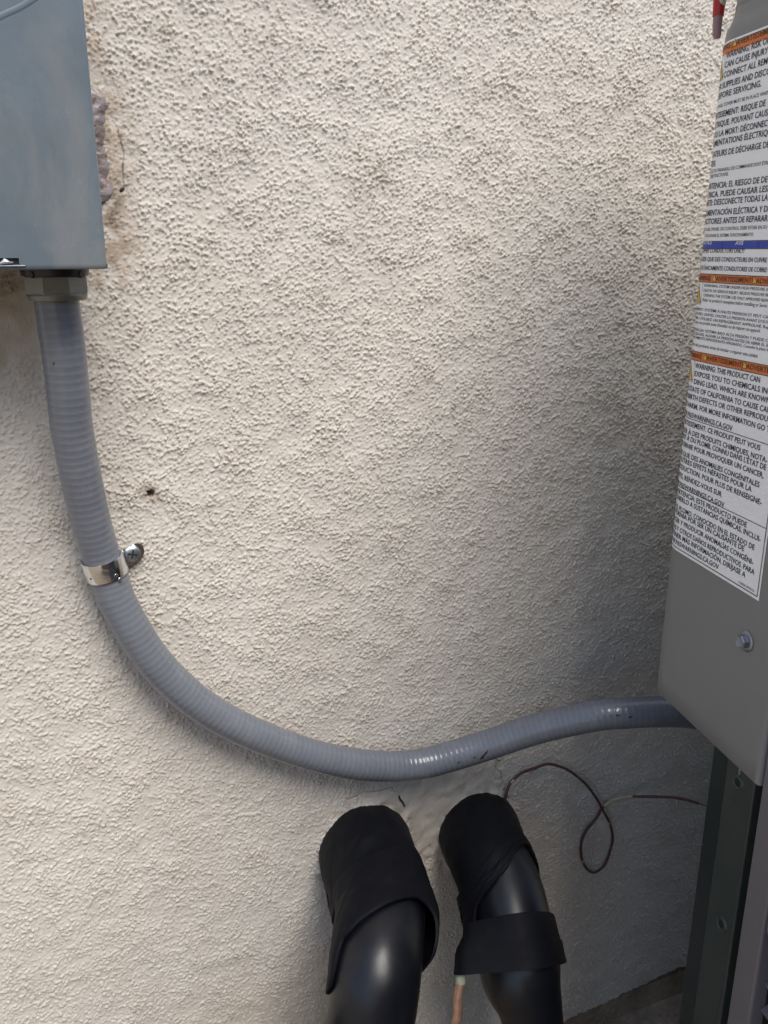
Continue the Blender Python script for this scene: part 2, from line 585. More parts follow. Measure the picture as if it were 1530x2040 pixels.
# hairline cracks round the patch
for pts in (((690, 1592), (722, 1580), (760, 1575), (783, 1568), (787, 1576)), ((985, 1518), (990, 1535), (998, 1550), (1004, 1568), (1010, 1590)),
            ((885, 1625), (893, 1650), (884, 1662)), ((866, 1720), (880, 1712), (886, 1722)), ((979, 1513), (1000, 1522)), ((975, 1512), (988, 1508), (1003, 1516))):
    c = sstep(0.0009, 0.0002, seg_dist(X + 0.0010 * nw, Z + 0.0010 * nb, [wz(*p) for p in pts]))
    h -= c * 0.0006
    dirt += 0.55 * c
# thin black line drawn by old caulking beside the box
c = seg_dist(X + 0.0004 * nw, Z, [wz(*p) for p in ((221, 240), (232, 252), (240, 275), (245, 300), (244, 325), (248, 350), (249, 372))])
dirt += 0.75 * sstep(0.0011, 0.0004, c + 0.0005 * sstep(0.0, 1.0, np.abs(nw)))
# gouges and specks
for k in range(26):
    x0, z0 = rng.uniform(0.02, 0.6), rng.uniform(0.1, 1.02)
    dirt += 0.6 * sstep(0.0016, 0.0006, np.hypot(X - x0, Z - z0))

# mortar built up unevenly round the pipes where they leave the wall
for px, py, r_ in ((728, 1690, 0.040), (955, 1656, 0.037)):
    x0, z0 = wz(px, py)
    d_ = np.hypot(X - x0, Z - z0) - r_
    h += 0.0050 * np.exp(-(np.clip(d_, -0.02, 1) / 0.0065) ** 2) * np.clip(0.55 + 0.30 * nw + 0.25 * nb + 0.12 * n1, 0, 1.3)
    dirt += 0.35 * sstep(0.0015, -0.0005, d_ + 0.0008 * n1)
    stain_shade += 0.30 * sstep(0.012, 0.002, d_ + 0.004 * nw)
# the relief dies out towards the edge of the detailed area
edge_w = sstep(0.0, 0.012, np.minimum(np.minimum(X - WX0, WX1 - X), WZ1 - Z))
Y = edge_w * (-h + 0.0008) + (1 - edge_w) * -0.0006
V = np.stack([X, Y, Z], -1)
lip = V[:, :1].copy()
lip[:, 0, 1] = 0.012
lip2 = lip.copy()
lip2[:, 0, 2] += 0.001
V = np.concatenate([lip2, lip, V], 1)                               # the underside of the stucco's lower edge
NZ2 = NZ + 2
V = V.reshape(-1, 3)
ii, jj = np.meshgrid(np.arange(NX - 1), np.arange(NZ2 - 1), indexing='ij')
a = (ii * NZ2 + jj).ravel()
F = np.stack([a, a + NZ2, a + NZ2 + 1, a + 1], 1)
nf0 = len(F)
# the rest of the wall, butted on round the detailed area
ztop, xl, xr = 2.75, -5.0, 6.0
ym = -0.0006
ex = []
def q(x0, x1, z0, z1):
    b = len(V) + 4 * len(ex)
    ex.append([(x0, ym, z0), (x1, ym, z0), (x1, ym, z1), (x0, ym, z1)])
    return (b, b + 1, b + 2, b + 3)
EF = [q(xl, WX0, 0.012, ztop), q(WX1, xr, 0.05, ztop), q(WX0, WX1, WZ1, ztop)]
V2 = np.concatenate([V, np.array(ex).reshape(-1, 3)])
F2 = np.concatenate([F, np.array(EF)])
me = bpy.data.meshes.new('wall')
me.vertices.add(len(V2))
me.vertices.foreach_set('co', V2.astype(np.float32).ravel())
me.loops.add(F2.size)
me.loops.foreach_set('vertex_index', F2.astype(np.int32).ravel())
me.polygons.add(len(F2))
me.polygons.foreach_set('loop_start', (np.arange(len(F2)) * 4).astype(np.int32))
me.polygons.foreach_set('loop_total', np.full(len(F2), 4, np.int32))
me.materials.append(M['stucco'])
me.materials.append(M['stucco_far'])
mi = np.zeros(len(F2), np.int32)
mi[nf0:] = 1
me.polygons.foreach_set('material_index', mi)
me.polygons.foreach_set('use_smooth', np.ones(len(F2), bool))
for nm, arr in (('stain_shade', stain_shade), ('tan', tan), ('dirt', dirt)):
    at_ = me.attributes.new(nm, 'FLOAT', 'POINT')
    arr = np.clip(arr, 0, 1)
    arr = np.concatenate([arr[:, :1], arr[:, :1], arr], 1).ravel()
    at_.data.foreach_set('value', np.concatenate([arr, np.zeros(len(V2) - len(arr))]).astype(np.float32))
me.update(calc_edges=True)
wall = tag(link('stucco_wall', me), 'rough cream stucco wall that the grey conduit and black pipes are fixed to', 'wall')
boxes('foundation', [(-5.0, 6.0, 0.006, 0.25, -0.05, 0.034), (-5.0, 6.0, 0.013, 0.25, 0.0345, 2.75)], M['concrete'], wall)

# the ground
g = boxes('ground', [(-30, 30, -30, 30, -0.3, 0.0)], M['concrete'])
g['kind'] = 'structure'
g['label'] = 'bare brown concrete ground below the edge of the stucco'

# unseen board fence behind camera, added to block low sky and bounce warm light
fence = tag(boxes('light_block_fence', [(-0.35 + k * 0.1425, -0.35 + k * 0.1425 + 0.138, -1.52, -1.50, 0.05, 1.35) for k in range(36)] + [(-0.35, 4.78, -1.56, -1.52, z, z + 0.09) for z in (0.3, 1.05)], M['fence']),
            'unseen brown board fence added opposite the stucco wall to block and warm the light', 'fence')

# ------------------------------------------------------------------ grey electrical box, upper left
YF = -0.100
BX1, BZ0, BZ1 = at(215, 538, YF)[0], at(215, 538, YF)[2], 1.22
BX0 = BX1 - 0.165
box = thing('electrical_box', 'grey metal electrical disconnect box with a dark slot at the bottom of its cover', 'electrical box')
sx0, sx1 = at(38, 521, YF)[0] - 0.034, at(38, 521, YF)[0]
sz0, sz1 = at(30, 527, YF)[2], at(30, 514, YF)[2]
r = 0.0022
prof = [(BX0, -0.052)] + [(BX0 + r - r * math.cos(t), YF + r - r * math.sin(t)) for t in np.linspace(0, math.pi / 2, 5)] + \
       [(sx0, YF), (sx1, YF)] + [(BX1 - r + r * math.sin(t), YF + r - r * math.cos(t)) for t in np.linspace(0, math.pi / 2, 5)] + [(BX1, -0.052)]
zrows = [BZ0 + 0.0006, BZ0 + 0.0016, sz0, sz1, 0.95, 1.05, BZ1]
V, F = [], []
for k, z in enumerate(zrows):
    for x, y in prof:
        V.append((x, y + (0.0008 if k == 0 else 0), z))
n = len(prof)
i_slot = 6
for k in range(len(zrows) - 1):
    for i in range(n - 1):
        if i == i_slot and k == 2:
            continue
        F.append((k * n + i, k * n + i + 1, (k + 1) * n + i + 1, (k + 1) * n + i))
# inside of the pan: a folded-in lower flange and the top
b = len(V)
V += [(BX0 + 0.001, -0.054, BZ0 + 0.0007), (BX0 + 0.001, YF + 0.002, BZ0 + 0.0007), (BX1 - 0.001, YF + 0.002, BZ0 + 0.0007), (BX1 - 0.001, -0.054, BZ0 + 0.0007)]
F.append((b, b + 1, b + 2, b + 3))
b = len(V)
V += [(BX0, -0.052, BZ1), (BX0, YF, BZ1), (BX1, YF, BZ1), (BX1, -0.052, BZ1)]
F.append((b, b + 1, b + 2, b + 3))
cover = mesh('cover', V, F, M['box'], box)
cover.data.polygons.foreach_set('use_smooth', [True] * len(cover.data.polygons))
cover.data.set_sharp_from_angle(angle=math.radians(40))
boxes('slot', [(sx0 - 0.001, sx1 + 0.001, YF + 0.0012, YF + 0.012, sz0 - 0.001, sz1 + 0.001)], M['slot'], cover)
# bent hasp tongue showing through the slot
hp = [(-8, 526), (2, 521), (8, 514.5), (14, 517), (20, 521), (27, 522), (26, 525), (-8, 528)]
c3 = [at(x, y, YF - 0.0006) for x, y in hp]
nh = len(c3)
V = c3 + [p + np.array([0, 0.006, 0.0]) for p in c3] + [np.mean(c3, 0) + np.array([0, -0.0016, 0.0003])]
F = [(i, (i + 1) % nh, 2 * nh) for i in range(nh)] + [(i, i + nh, (i + 1) % nh + nh, (i + 1) % nh) for i in range(nh)]
fix_normals(mesh('hasp', V, F, M['hasp'], box, True))
# rolled edge of the slot's lower lip
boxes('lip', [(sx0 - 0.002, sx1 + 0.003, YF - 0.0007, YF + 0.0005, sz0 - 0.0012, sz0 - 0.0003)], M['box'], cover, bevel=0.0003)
# pressed rib that runs diagonally over the cover
rp = [at(-60, 70, YF), at(0, 33, YF), at(40, 14, YF), at(85, -16, YF), at(120, -55, YF), at(140, -110, YF)]
rt, rs = spline([(*p, 0) for p in rp], 40)
dirv = np.gradient(rt[:, :3], axis=0)
dirv /= np.linalg.norm(dirv, axis=1)[:, None]
nrm = np.cross(dirv, [0, 1, 0])
P = np.array([[p + nv_ * 0.0016 * math.cos(t) + np.array([0, -0.0004, 0]) * math.sin(t) + np.array([0, 0.0001, 0]) for t in np.linspace(0, math.pi, 9)] for p, nv_ in zip(rt[:, :3], nrm)])
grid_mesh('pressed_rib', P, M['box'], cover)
fix_normals(bpy.data.objects['pressed_rib'])
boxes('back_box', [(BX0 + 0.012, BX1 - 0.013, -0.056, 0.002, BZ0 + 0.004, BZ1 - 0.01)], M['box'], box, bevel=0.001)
boxes('corner_notch', [(BX1 - 0.0007, BX1 + 0.0002, YF + 0.0012, YF + 0.003, BZ0 + 0.0012, BZ0 + 0.0032)], M['slot'], cover)

# ------------------------------------------------------------------ flexible conduit, its connector and strap
RC = 0.0132
cpix = [(112.5, 560, -.045), (113, 600, -.045), (126.5, 696, -.044), (135, 774, -.041), (143.5, 853, -.036), (163, 958, -.028), (181, 1037, -.022), (200, 1102, -.0175),
        (217, 1150, -.0155), (232, 1193.7, -.016), (262, 1250, -.0175), (295, 1302, -.018), (339, 1353, -.018), (396, 1402, -.0175), (458, 1440, -.017), (528.4, 1472, -.0165),
        (610, 1501, -.0165), (693.5, 1520, -.017), (770, 1526.5, -.018), (838, 1522, -.022), (900, 1506, -.029), (972, 1484, -.040), (1079.7, 1449, -.062), (1187.6, 1426, -.085),
        (1259, 1420, -.098), (1313, 1418, -.105), (1367, 1420, -.108), (1430, 1430, -.110), (1500, 1452, -.115)]
CT = Tube([(*at(x, y, yy), RC) for x, y, yy in cpix], 1600)
nseg = 32
pitch = 0.0049
fade = sstep(1.0, 0.62, CT.s / 1.0) * 0.92 + 0.08
wobble = 0.00010 * noise1(CT.s * 40, 4)
ripple = np.abs(np.cos(math.pi * CT.s / pitch + 0.3 * noise1(CT.s * 9, 8))) ** 5
phi = np.arange(nseg) * 2 * math.pi / nseg
off = (0.00012 * ripple * fade + wobble)[:, None] * (1 + 0.25 * np.sin(phi + 1.0))[None]
P = CT.P(CT.s[:, None], phi[None], off)
conduit = tag(grid_mesh('flexible_conduit', P, M['conduit'], close_v=True, flip=True), 'long grey ribbed flexible conduit curving from the grey box down to the air conditioner', 'conduit')
fix_normals(conduit)
ra_ = conduit.data.attributes.new('ridge', 'FLOAT', 'POINT')
ra_.data.foreach_set('value', np.repeat(np.clip(ripple * (0.35 + 0.65 * fade) * (0.75 + 0.25 * noise1(CT.s * 70, 12)), 0, 1), nseg).astype(np.float32))


def stick_patch(name, tube, pix, off, mat, parent, depth=0.0002):
    """a thin smudge lying on a tube, outlined in photograph pixels"""
    sp = [tube.find(x, y) for x, y in pix]
    cs, cp = np.mean([a for a, _ in sp]), np.mean([b for _, b in sp])
    pts = []
    for f in (1.0, 0.5):
        pts += [tube.P(cs + (a - cs) * f, cp + (b_ - cp) * f, off if f < 1 else off * 0.6) for a, b_ in sp]
    pts.append(tube.P(cs, cp, off))
    m_ = len(sp)
    F = []
    for i in range(m_):
        k = (i + 1) % m_
        F += [(i, k, m_ + k, m_ + i), (m_ + i, m_ + k, 2 * m_)]
    return fix_normals(mesh(name, pts, F, mat, parent, True))


for pix in ([(956, 1511), (961, 1505), (966, 1500), (971, 1494), (972, 1499), (968, 1503), (964, 1509), (959, 1512)],
            [(910, 1519), (914, 1516.5), (917, 1518), (913, 1521)], [(945, 1508), (947.5, 1507), (946.5, 1511)],
            [(1252, 1428), (1258, 1426.5), (1262, 1427), (1258, 1430), (1254, 1430.5)], [(1228, 1424), (1236, 1425), (1235, 1426), (1229, 1426)],
            [(106, 723), (109, 722), (109.5, 725), (107, 726)], [(126, 727), (128, 728), (128, 731), (126.5, 730)], [(97, 690), (101, 693), (101, 695), (98, 693)]):
    stick_patch('scuff', CT, pix, 0.0006, M['scuff'], conduit)

cc = at(112, 565, -0.045)
cx_, cz_ = cc[0], BZ0
fit = thing('conduit_connector', 'cast metal hexagonal connector joining the conduit to the box underside', 'conduit connector')
mm = lambda pxs: pxs * 0.52 / FPX
lathe('locknut', [(0.0195, cz_ + 0.004), (0.0198, cz_ - 0.0015), (0.0192, cz_ - 0.0042)], (cx_, cc[1], 0), n=40, mat=M['darksteel'], parent=fit)
for k in range(8):
    a_ = k * math.pi / 4
    lathe('lug', [(0.0024, 0), (0.0020, 0.0016)], (cx_ + 0.0188 * math.cos(a_), cc[1] + 0.0188 * math.sin(a_), cz_ - 0.003), axis=(math.cos(a_), math.sin(a_), 0), n=8, mat=M['darksteel'], parent=fit, smooth=False) if k % 2 else None
lathe('hex_body', [(0.0170, cz_ - 0.0038), (0.0188, cz_ - 0.0046), (0.0190, cz_ - 0.0135), (0.0182, cz_ - 0.0146)], (cx_, cc[1], 0), n=8, mat=M['zinc'], parent=fit, e1=(1, 0.35, 0))
lathe('gland_ring', [(0.0172, cz_ - 0.0140), (0.0176, cz_ - 0.0155), (0.0166, cz_ - 0.0182), (0.0138, cz_ - 0.0186)], (cx_, cc[1], 0), n=40, mat=M['zinc'], parent=fit)

strap = thing('conduit_strap', 'shiny one-hole metal strap screwed to the stucco round the conduit', 'conduit strap')
s_a, _ = CT.find(205, 1122)
s_b, _ = CT.find(219, 1160)
s_m = 0.5 * (s_a + s_b)
hw = 0.0079


def wrap(name, tube, s0, s1, p0, p1, off, th, mat, parent, n=48, bead=0.0003, tilt=0.0):
    ph = np.linspace(p0, p1, n)
    rows = []
    for s_, o_ in ((s0, off), (s0, off + th * 0.8), (s0 + (s1 - s0) * 0.04, off + th), (s0 + (s1 - s0) * 0.5, off + th - bead), (s0 + (s1 - s0) * 0.96, off + th), (s1, off + th * 0.8), (s1, off)):
        rows.append(tube.P(s_ + tilt * np.cos(ph), ph, o_))
    P = np.array(rows)
    o = grid_mesh(name, P, mat, parent)
    fix_normals(o)
    o.data.set_sharp_from_angle(angle=math.radians(50))
    return o


wrap('band', CT, s_m - hw, s_m + hw, math.radians(-25), math.radians(208), 0.0004, 0.0013, M['chrome'], strap, bead=0.0)
# pressed marks on the band
for px, py in ((240, 1153), (232, 1147)):
    s_, p_ = CT.find(px, py, 0.0018)
    c_ = CT.P(s_, p_, 0.0016)
    ax_ = c_ - CT.P(s_, p_, -RC)
    lathe('stamp_mark', [(0.0016, 0), (0.0014, 0.0002), (0.0009, 0.0002), (0.0008, 0.00005)], c_, axis=ax_, n=14, mat=M['chrome'], parent=strap)
s_, p_ = CT.find(181, 1152, 0.0018)
c_ = CT.P(s_, p_, 0.0015)
lathe('pin_hole', [(0.0008, 0), (0.0008, 0.0004)], c_, axis=c_ - CT.P(s_, p_, -RC), n=10, mat=M['slot'], parent=strap)
tabpix = [(226, 1109), (237, 1099), (271, 1082.5), (279, 1083), (286, 1090), (288, 1100), (283, 1113), (258, 1129), (248, 1132)]
c3 = [at(x, y, -0.0052) for x, y in tabpix]
nh = len(c3)
V = [p for p in c3] + [p + np.array([0, 0.0016, 0]) for p in c3]
tabo = mesh('tab', V, [tuple(range(nh)), tuple(range(2 * nh - 1, nh - 1, -1))] + [(i, i + nh, (i + 1) % nh + nh, (i + 1) % nh) for i in range(nh)], M['chrome'], strap)
fix_normals(tabo)
bm = bmesh.new(); bm.from_mesh(tabo.data)
bmesh.ops.bevel(bm, geom=list(bm.edges), offset=0.0004, segments=2, affect='EDGES'); bm.to_mesh(tabo.data); bm.free()
c_ = at(263, 1102, -0.0052)
scr = lathe('screw', [(0.0058, 0), (0.0061, 0.0008), (0.0058, 0.0018), (0.0046, 0.0026), (0.0024, 0.0030), (0.0005, 0.0031)], c_, axis=(0, -1, 0), n=32, mat=M['screw'], parent=strap)
uz, ux = np.array([math.sin(0.25), 0, math.cos(0.25)]), np.array([math.cos(0.25), 0, -math.sin(0.25)])
boxes('drive_slot', [(-0.0034, 0.0034, -0.0006, 0.0006, 0.0024, 0.00335), (-0.0006, 0.0006, -0.0034, 0.0034, 0.0024, 0.00336)], M['slot'], scr, org=c_, ax=(ux, uz, np.array([0, -1.0, 0])))

# ------------------------------------------------------------------ sealant smear and debris beside the box
ns, nc = 70, 9
Zs = np.linspace(at(200, 178)[2], at(200, 402)[2], ns)
P = np.zeros((ns, nc, 3))
for i, z in enumerate(Zs):
    u = i / (ns - 1)
    x0 = 0.040
    x1 = at(0, 0)[0] * 0 + np.interp(u, [0, .06, .15, .3, .45, .6, .8, .9, 1], [wz(188, 180)[0], wz(210, 190)[0], wz(221, 215)[0], wz(213, 250)[0], wz(214, 290)[0], wz(219, 320)[0], wz(221, 355)[0], wz(232, 385)[0], wz(212, 402)[0]]) + 0.0016 * noise1(np.array([z * 190]), 21)[0]
    for j in range(nc):
        v = j / (nc - 1)
        y = -0.0016 - 0.003 * max(0.0, 1 - v * 1.6) ** 1.5 - 0.0010 * math.sin(math.pi * min(1, v * 1.02)) * (1 + 0.8 * noise1(np.array([z * 260 + j * 1.7]), 22)[0]) + (0.0032 if j == nc - 1 else 0)
        P[i, j] = (x0 + (x1 - x0) * v, y, z)
sealant = tag(grid_mesh('sealant_smear', P, M['sealant']), 'milky purple-grey smear of sealant on the stucco along the right side of the box', 'sealant')
fix_normals(sealant)


def debris(name, pix, y, rad, label, mat):
    T_ = Tube([(*at(a, b_, y), rad * k) for (a, b_), k in zip(pix, (0.7, 1.0, 0.9, 0.5))], 24)
    o = grid_mesh(name, T_.P(T_.s[:, None], (np.arange(7) * 2 * math.pi / 7)[None]), mat, close_v=True)
    fix_normals(o)
    return tag(o, label, 'debris')


debris('twig', [(239, 382), (242, 379), (245, 376), (247, 374)], -0.0045, 0.0012, 'tiny black stick caught on the stained stucco right of the box', M['twig'])
debris('twig', [(795, 1585), (797, 1592), (802, 1598), (807, 1607)], -0.0022, 0.0009, 'thin dark sliver on the smooth stucco above the left black pipe', M['twig'])

# ------------------------------------------------------------------ insulated pipes wrapped in tape
def tape(name, tube, edges_top, edges_bot, off, th, parent, mat, n=128, rows=26, offmod=None, seed=1, p0=-180, p1=180):
    """a layer of tape round a tube between two edges, each given as (angle in degrees, length along)"""
    ph = np.linspace(math.radians(p0), math.radians(p1), n)
    f = lambda e: np.interp(np.degrees(ph), [a for a, _ in e], [b_ for _, b_ in e])
    st, sb = f(edges_top), f(edges_bot)
    # soften the corners of the edges
    k = np.array([1, 2, 3, 2, 1.0]); k /= k.sum()
    sm = lambda a: np.convolve(np.concatenate([a[-3:-1], a, a[1:3]]) if p1 - p0 >= 359 else np.pad(a, 2, mode='edge'), k, 'valid')
    st, sb = sm(st), sm(sb)
    R_ = []
    vv = np.concatenate([[0, 0.0001], np.linspace(0.012, 0.988, rows), [0.9999, 1]])
    for i, v in enumerate(vv):
        o_ = np.full(n, off + th)
        o_ = o_ + 0.0007 * noise1(ph * 2 + v * 5, seed) * math.sin(math.pi * v)
        o_ = o_ + 0.00035 * noise1(ph * 6 - v * 9, seed + 40) * math.sin(math.pi * v) + 0.0002 * noise1(ph * 3 + v * 26, seed + 50) * math.sin(math.pi * v)
        if offmod is not None:
            o_ = o_ + offmod(np.degrees(ph), v)
        if i in (0, len(vv) - 1):
            o_ = o_ - th
        elif i in (1, len(vv) - 2):
            o_ = o_ - 0.22 * th
        R_.append(tube.P(st + (sb - st) * v, ph, o_))
    o = grid_mesh(name, np.array(R_), mat, parent)
    fix_normals(o)
    o.data.set_sharp_from_angle(angle=math.radians(55))
    return o


def sleeve(name, tube, s0, s1, parent, mat, off=0.0, n=64, m=160):
    s = np.linspace(s0, s1, m)
    o = grid_mesh(name, tube.P(s[:, None], (np.arange(n) * 2 * math.pi / n)[None], off), mat, parent, close_v=True)
    fix_normals(o)
    return o


def edge(tube, pix, off, extra=()):
    e = []
    for x, y in pix:
        s_, p_ = tube.find(x, y, off)
        e.append((math.degrees(p_), s_))
    e += list(extra)
    return sorted(e)


# left pipe
PL = Tube([(*at(722, 1672, .02), .038), (*at(734, 1705, -.02), .0385), (*at(752, 1758, -.06), .037), (*at(762, 1815, -.095), .0345), (*at(757, 1880, -.125), .0335),
           (*at(749, 1950, -.145), .0335), (*at(736, 2035, -.150), .0335), (*at(714, 2095, -.150), .0335), (*at(660, 2150, -.148), .0325), (*at(560, 2190, -.145), .032), (*at(420, 2225, -.14), .032), (-0.16, -.135, 0.165, .032), (-0.21, -.13, 0.13, .032), (-0.225, -.13, 0.07, .032), (-0.226, -.13, 0.003, .032)], 300)
left = thing('insulated_pipe', 'left black insulated refrigerant pipe with one broad tape wrap and a smooth sleeve below', 'insulated pipe')
sleeve('insulation', PL, 0.0, PL.s[-1], left, M['foam'], m=220)
E_ = lambda *a: edge(PL, *a)
top_l = edge(PL, [(675, 1751), (697, 1733), (728, 1708), (755, 1693), (791, 1685), (822, 1684)], 0.004)
bot_l = edge(PL, [(664, 1950), (674, 1884), (694, 1855), (721, 1828), (755, 1808), (789, 1794), (812, 1788), (832, 1789)], 0.004)


def close_edge(e, back):
    """carry an edge round the hidden back of the pipe"""
    a0, a1 = e[0], e[-1]
    return [(-180, back)] + [(-90, back)] + e + [(180, back)] if e[-1][0] < 178 else [(-180, back)] + e


wrap_collar_end = [(a, s_ + 0.012) for a, s_ in top_l]
sl = [s_ for _, s_ in top_l]
tape('tape_collar', PL, [(-180, 0.012), (180, 0.012)], [(-180, max(sl) + .02), (-60, min(sl) + .02)] + wrap_collar_end + [(180, max(sl) + .02)], 0.0, 0.0014, left, M['tape'], seed=4,
     offmod=lambda d, v: 0.0035 * (1 - v) + 0.0060 * np.clip(v * 1.2, 0, 1) * np.exp(-(((d % 360) - 188) / 24) ** 2) + 0.0024 * np.exp(-((d - 105) / 20) ** 2) * np.exp(-((v - .66 - (d - 105) * .003) / .08) ** 2) - 0.0016 * np.exp(-((d - 100) / 40) ** 2) * np.exp(-((v - .82 - (d - 105) * .003) / .09) ** 2))
bl = [s_ for _, s_ in bot_l]
amin = bot_l[0][0]
b0 = bot_l[0][1]
bot_full = [(-180, max(bl) + .022), (-150, max(bl) + .02), (-110, max(bl) + .004), (-60, b0 + 0.034), (-12, b0 + 0.023), (-3, b0 + 0.013), (8, b0 + 0.003), (22, b0 - 0.0005)] + bot_l + [(180, max(bl) + .022)]
tape('tape_wrap', PL, [(-180, max(sl)), (-90, min(sl) + .02)] + top_l + [(180, max(sl))], bot_full, 0.0022, 0.0026, left, M['tape'], seed=9,
     offmod=lambda d, v: 0.0068 * np.exp(-((d - 2) / 24) ** 2) * np.clip(v * 1.3, 0, 1) ** 2 - 0.0022 * v * np.exp(-(((d % 360) - 172) / 26) ** 2))

# right pipe
PR = Tube([(*at(948, 1640, .02), .035), (*at(960, 1668, -.02), .0355), (*at(985, 1720, -.06), .033), (*at(1007, 1775, -.085), .0330), (*at(1020, 1830, -.105), .0330),
           (*at(1030, 1890, -.122), .0335), (*at(1038, 1945, -.135), .0335), (*at(1054, 2000, -.145), .0275), (*at(1062, 2050, -.150), .0255), (*at(1066, 2120, -.152), .0255), (*at(1066, 2400, -.152), .0255), (at(1066, 2400, -.152)[0], -.152, 0.003, .0255)], 300)
right = thing('insulated_pipe', 'right black insulated refrigerant pipe with crossed tape and a wide band above a copper tube', 'insulated pipe')
sleeve('insulation', PR, 0.0, PR.s[-1], right, M['foam'], m=220)
tA = edge(PR, [(928, 1772), (940, 1753), (961, 1722), (982, 1694), (1004, 1668), (1022, 1659), (1044, 1661)], 0.004)
bA = edge(PR, [(947, 1815), (959, 1786), (982, 1762), (1006, 1734), (1022, 1706), (1034, 1685), (1044, 1679), (1058, 1687), (1070, 1700)], 0.004)
sa = [s_ for _, s_ in tA]
sb_ = [s_ for _, s_ in bA]
tape('tape_collar', PR, [(-180, 0.012), (180, 0.012)], [(-180, 0.152), (-150, 0.145), (-60, min(sa) + .02)] + [(a, s_ + .010) for a, s_ in tA if a < 158] + [(172, 0.152), (180, 0.152)], 0.0, 0.0014, right, M['tape'], seed=14,
     offmod=lambda d, v: 0.003 * (1 - v) + 0.0065 * v * np.exp(-(((d % 360) - 190) / 38) ** 2))
tape('tape_strip', PR, [(-180, max(sa)), (-90, np.mean(sa))] + tA + [(180, max(sa))], [(-180, 0.156), (-140, 0.150), (-60, np.mean(sb_) + .02), (0, bA[0][1] + .008)] + bA + [(bA[-1][0] + 9, 0.156), (180, 0.156)], 0.0014, 0.0022, right, M['tape'], seed=19,
     offmod=lambda d, v: 0.007 * np.exp(-(((d % 360) - 190) / 36) ** 2))
# wide band that also holds the small copper tube
CP = Tube([(*at(928, 1890, -.120), .0038), (*at(923, 1915, -.124), .0038), (*at(918, 1942, -.128), .0038), (*at(917, 1962, -.131), .0039), (*at(912, 1990, -.134), .0039), (*at(912, 2020, -.137), .0039), (*at(907, 2048, -.138), .0039), (*at(905, 2120, -.14), .0039), (*at(903, 2400, -.14), .0039), (at(903, 2400, -.14)[0], -.14, 0.003, .0039)], 120)
copper = tag(grid_mesh('copper_tube', CP.P(CP.s[:, None], (np.arange(20) * 2 * math.pi / 20)[None]), M['copper'], close_v=True), 'thin bare copper tube coming out below the wide black tape band', 'copper tube')
fix_normals(copper)
s_, _ = CP.find(918, 1941)
s2_, _ = CP.find(916, 1962)
ss = np.linspace(s_ - .012, s2_, 12)
fix_normals(grid_mesh('oxidised_end', CP.P(ss[:, None], (np.arange(20) * 2 * math.pi / 20)[None], (0.0004 + 0.0002 * noise1(ss * 900, 3))[:, None]), M['verdigris'], copper, close_v=True))


def hull_band(name, ends, parent, mat, th, extra):
    """a band round the pipe and the copper tube together: convex outline of both, lofted between lengths along the pipe"""
    rings = []
    n_ = 72
    for px, py, cw, o_ in ends:
        s_, _ = PR.find(px, py, 0.003)
        c = np.array([np.interp(s_, PR.s, PR.c[:, k]) for k in range(3)])
        r_ = np.interp(s_, PR.s, PR.r) + o_
        T_ = np.array([np.interp(s_, PR.s, PR.T[:, k]) for k in range(3)]); T_ /= np.linalg.norm(T_)
        a1 = np.array([1.0, 0, 0]) - T_ * T_[0]; a1 /= np.linalg.norm(a1)
        a2 = np.cross(T_, a1)
        ph = np.arange(n_) * 2 * math.pi / n_
        # support function of circle r_ at 0 and a small circle to the left
        lx, ly, lr = -cw, 0.006, 0.0065 + o_ * 0.5
        pts = []
        for k in range(n_):
            u = np.array([math.cos(ph[k]), math.sin(ph[k])])
            pts.append(u * r_)
            pts.append(np.array([lx, ly]) + u * lr)
        pts = np.array(pts)
        # convex hull, resampled evenly
        P_ = pts[np.lexsort((pts[:, 1], pts[:, 0]))]
        def half(Q):
            H = []
            for p in Q:
                while len(H) > 1 and np.cross(H[-1] - H[-2], p - H[-2]) <= 0:
                    H.pop()
                H.append(p)
            return H[:-1]
        H = np.array(half(P_) + half(P_[::-1]))
        k0 = H[:, 0].argmax()
        H = np.roll(H, -k0, 0)
        H = np.vstack([H, H[:1]])
        L_ = np.concatenate([[0], np.cumsum(np.linalg.norm(np.diff(H, axis=0), axis=1))])
        q = np.linspace(0, L_[-1], n_, endpoint=False)
        hx, hy = np.interp(q, L_, H[:, 0]), np.interp(q, L_, H[:, 1])
        rings.append(c + hx[:, None] * a1 + hy[:, None] * a2)
    o = grid_mesh(name, np.array(rings), mat, parent, close_v=True)
    fix_normals(o)
    o.data.set_sharp_from_angle(angle=math.radians(50))
    return o


hull_band('tape_band', [(1028, 1821, .038, -.0005), (1028, 1820, .0385, .0028), (1028, 1823, .039, .0033), (1029, 1850, .041, .0035), (1030, 1878, .048, .0040), (1032, 1893, .0490, .0040)], right, M['tape'], .002, None)
hull_band('tape_band', [(1031, 1880, .047, .003), (1031, 1881, .0480, .0050), (1032, 1889, .0490, .0054), (1034, 1915, .0505, .0054), (1036, 1931, .0520, .0060), (1036, 1934, .0520, .0052), (1036, 1934.5, .0515, .001)], right, M['tape'], .002, None)

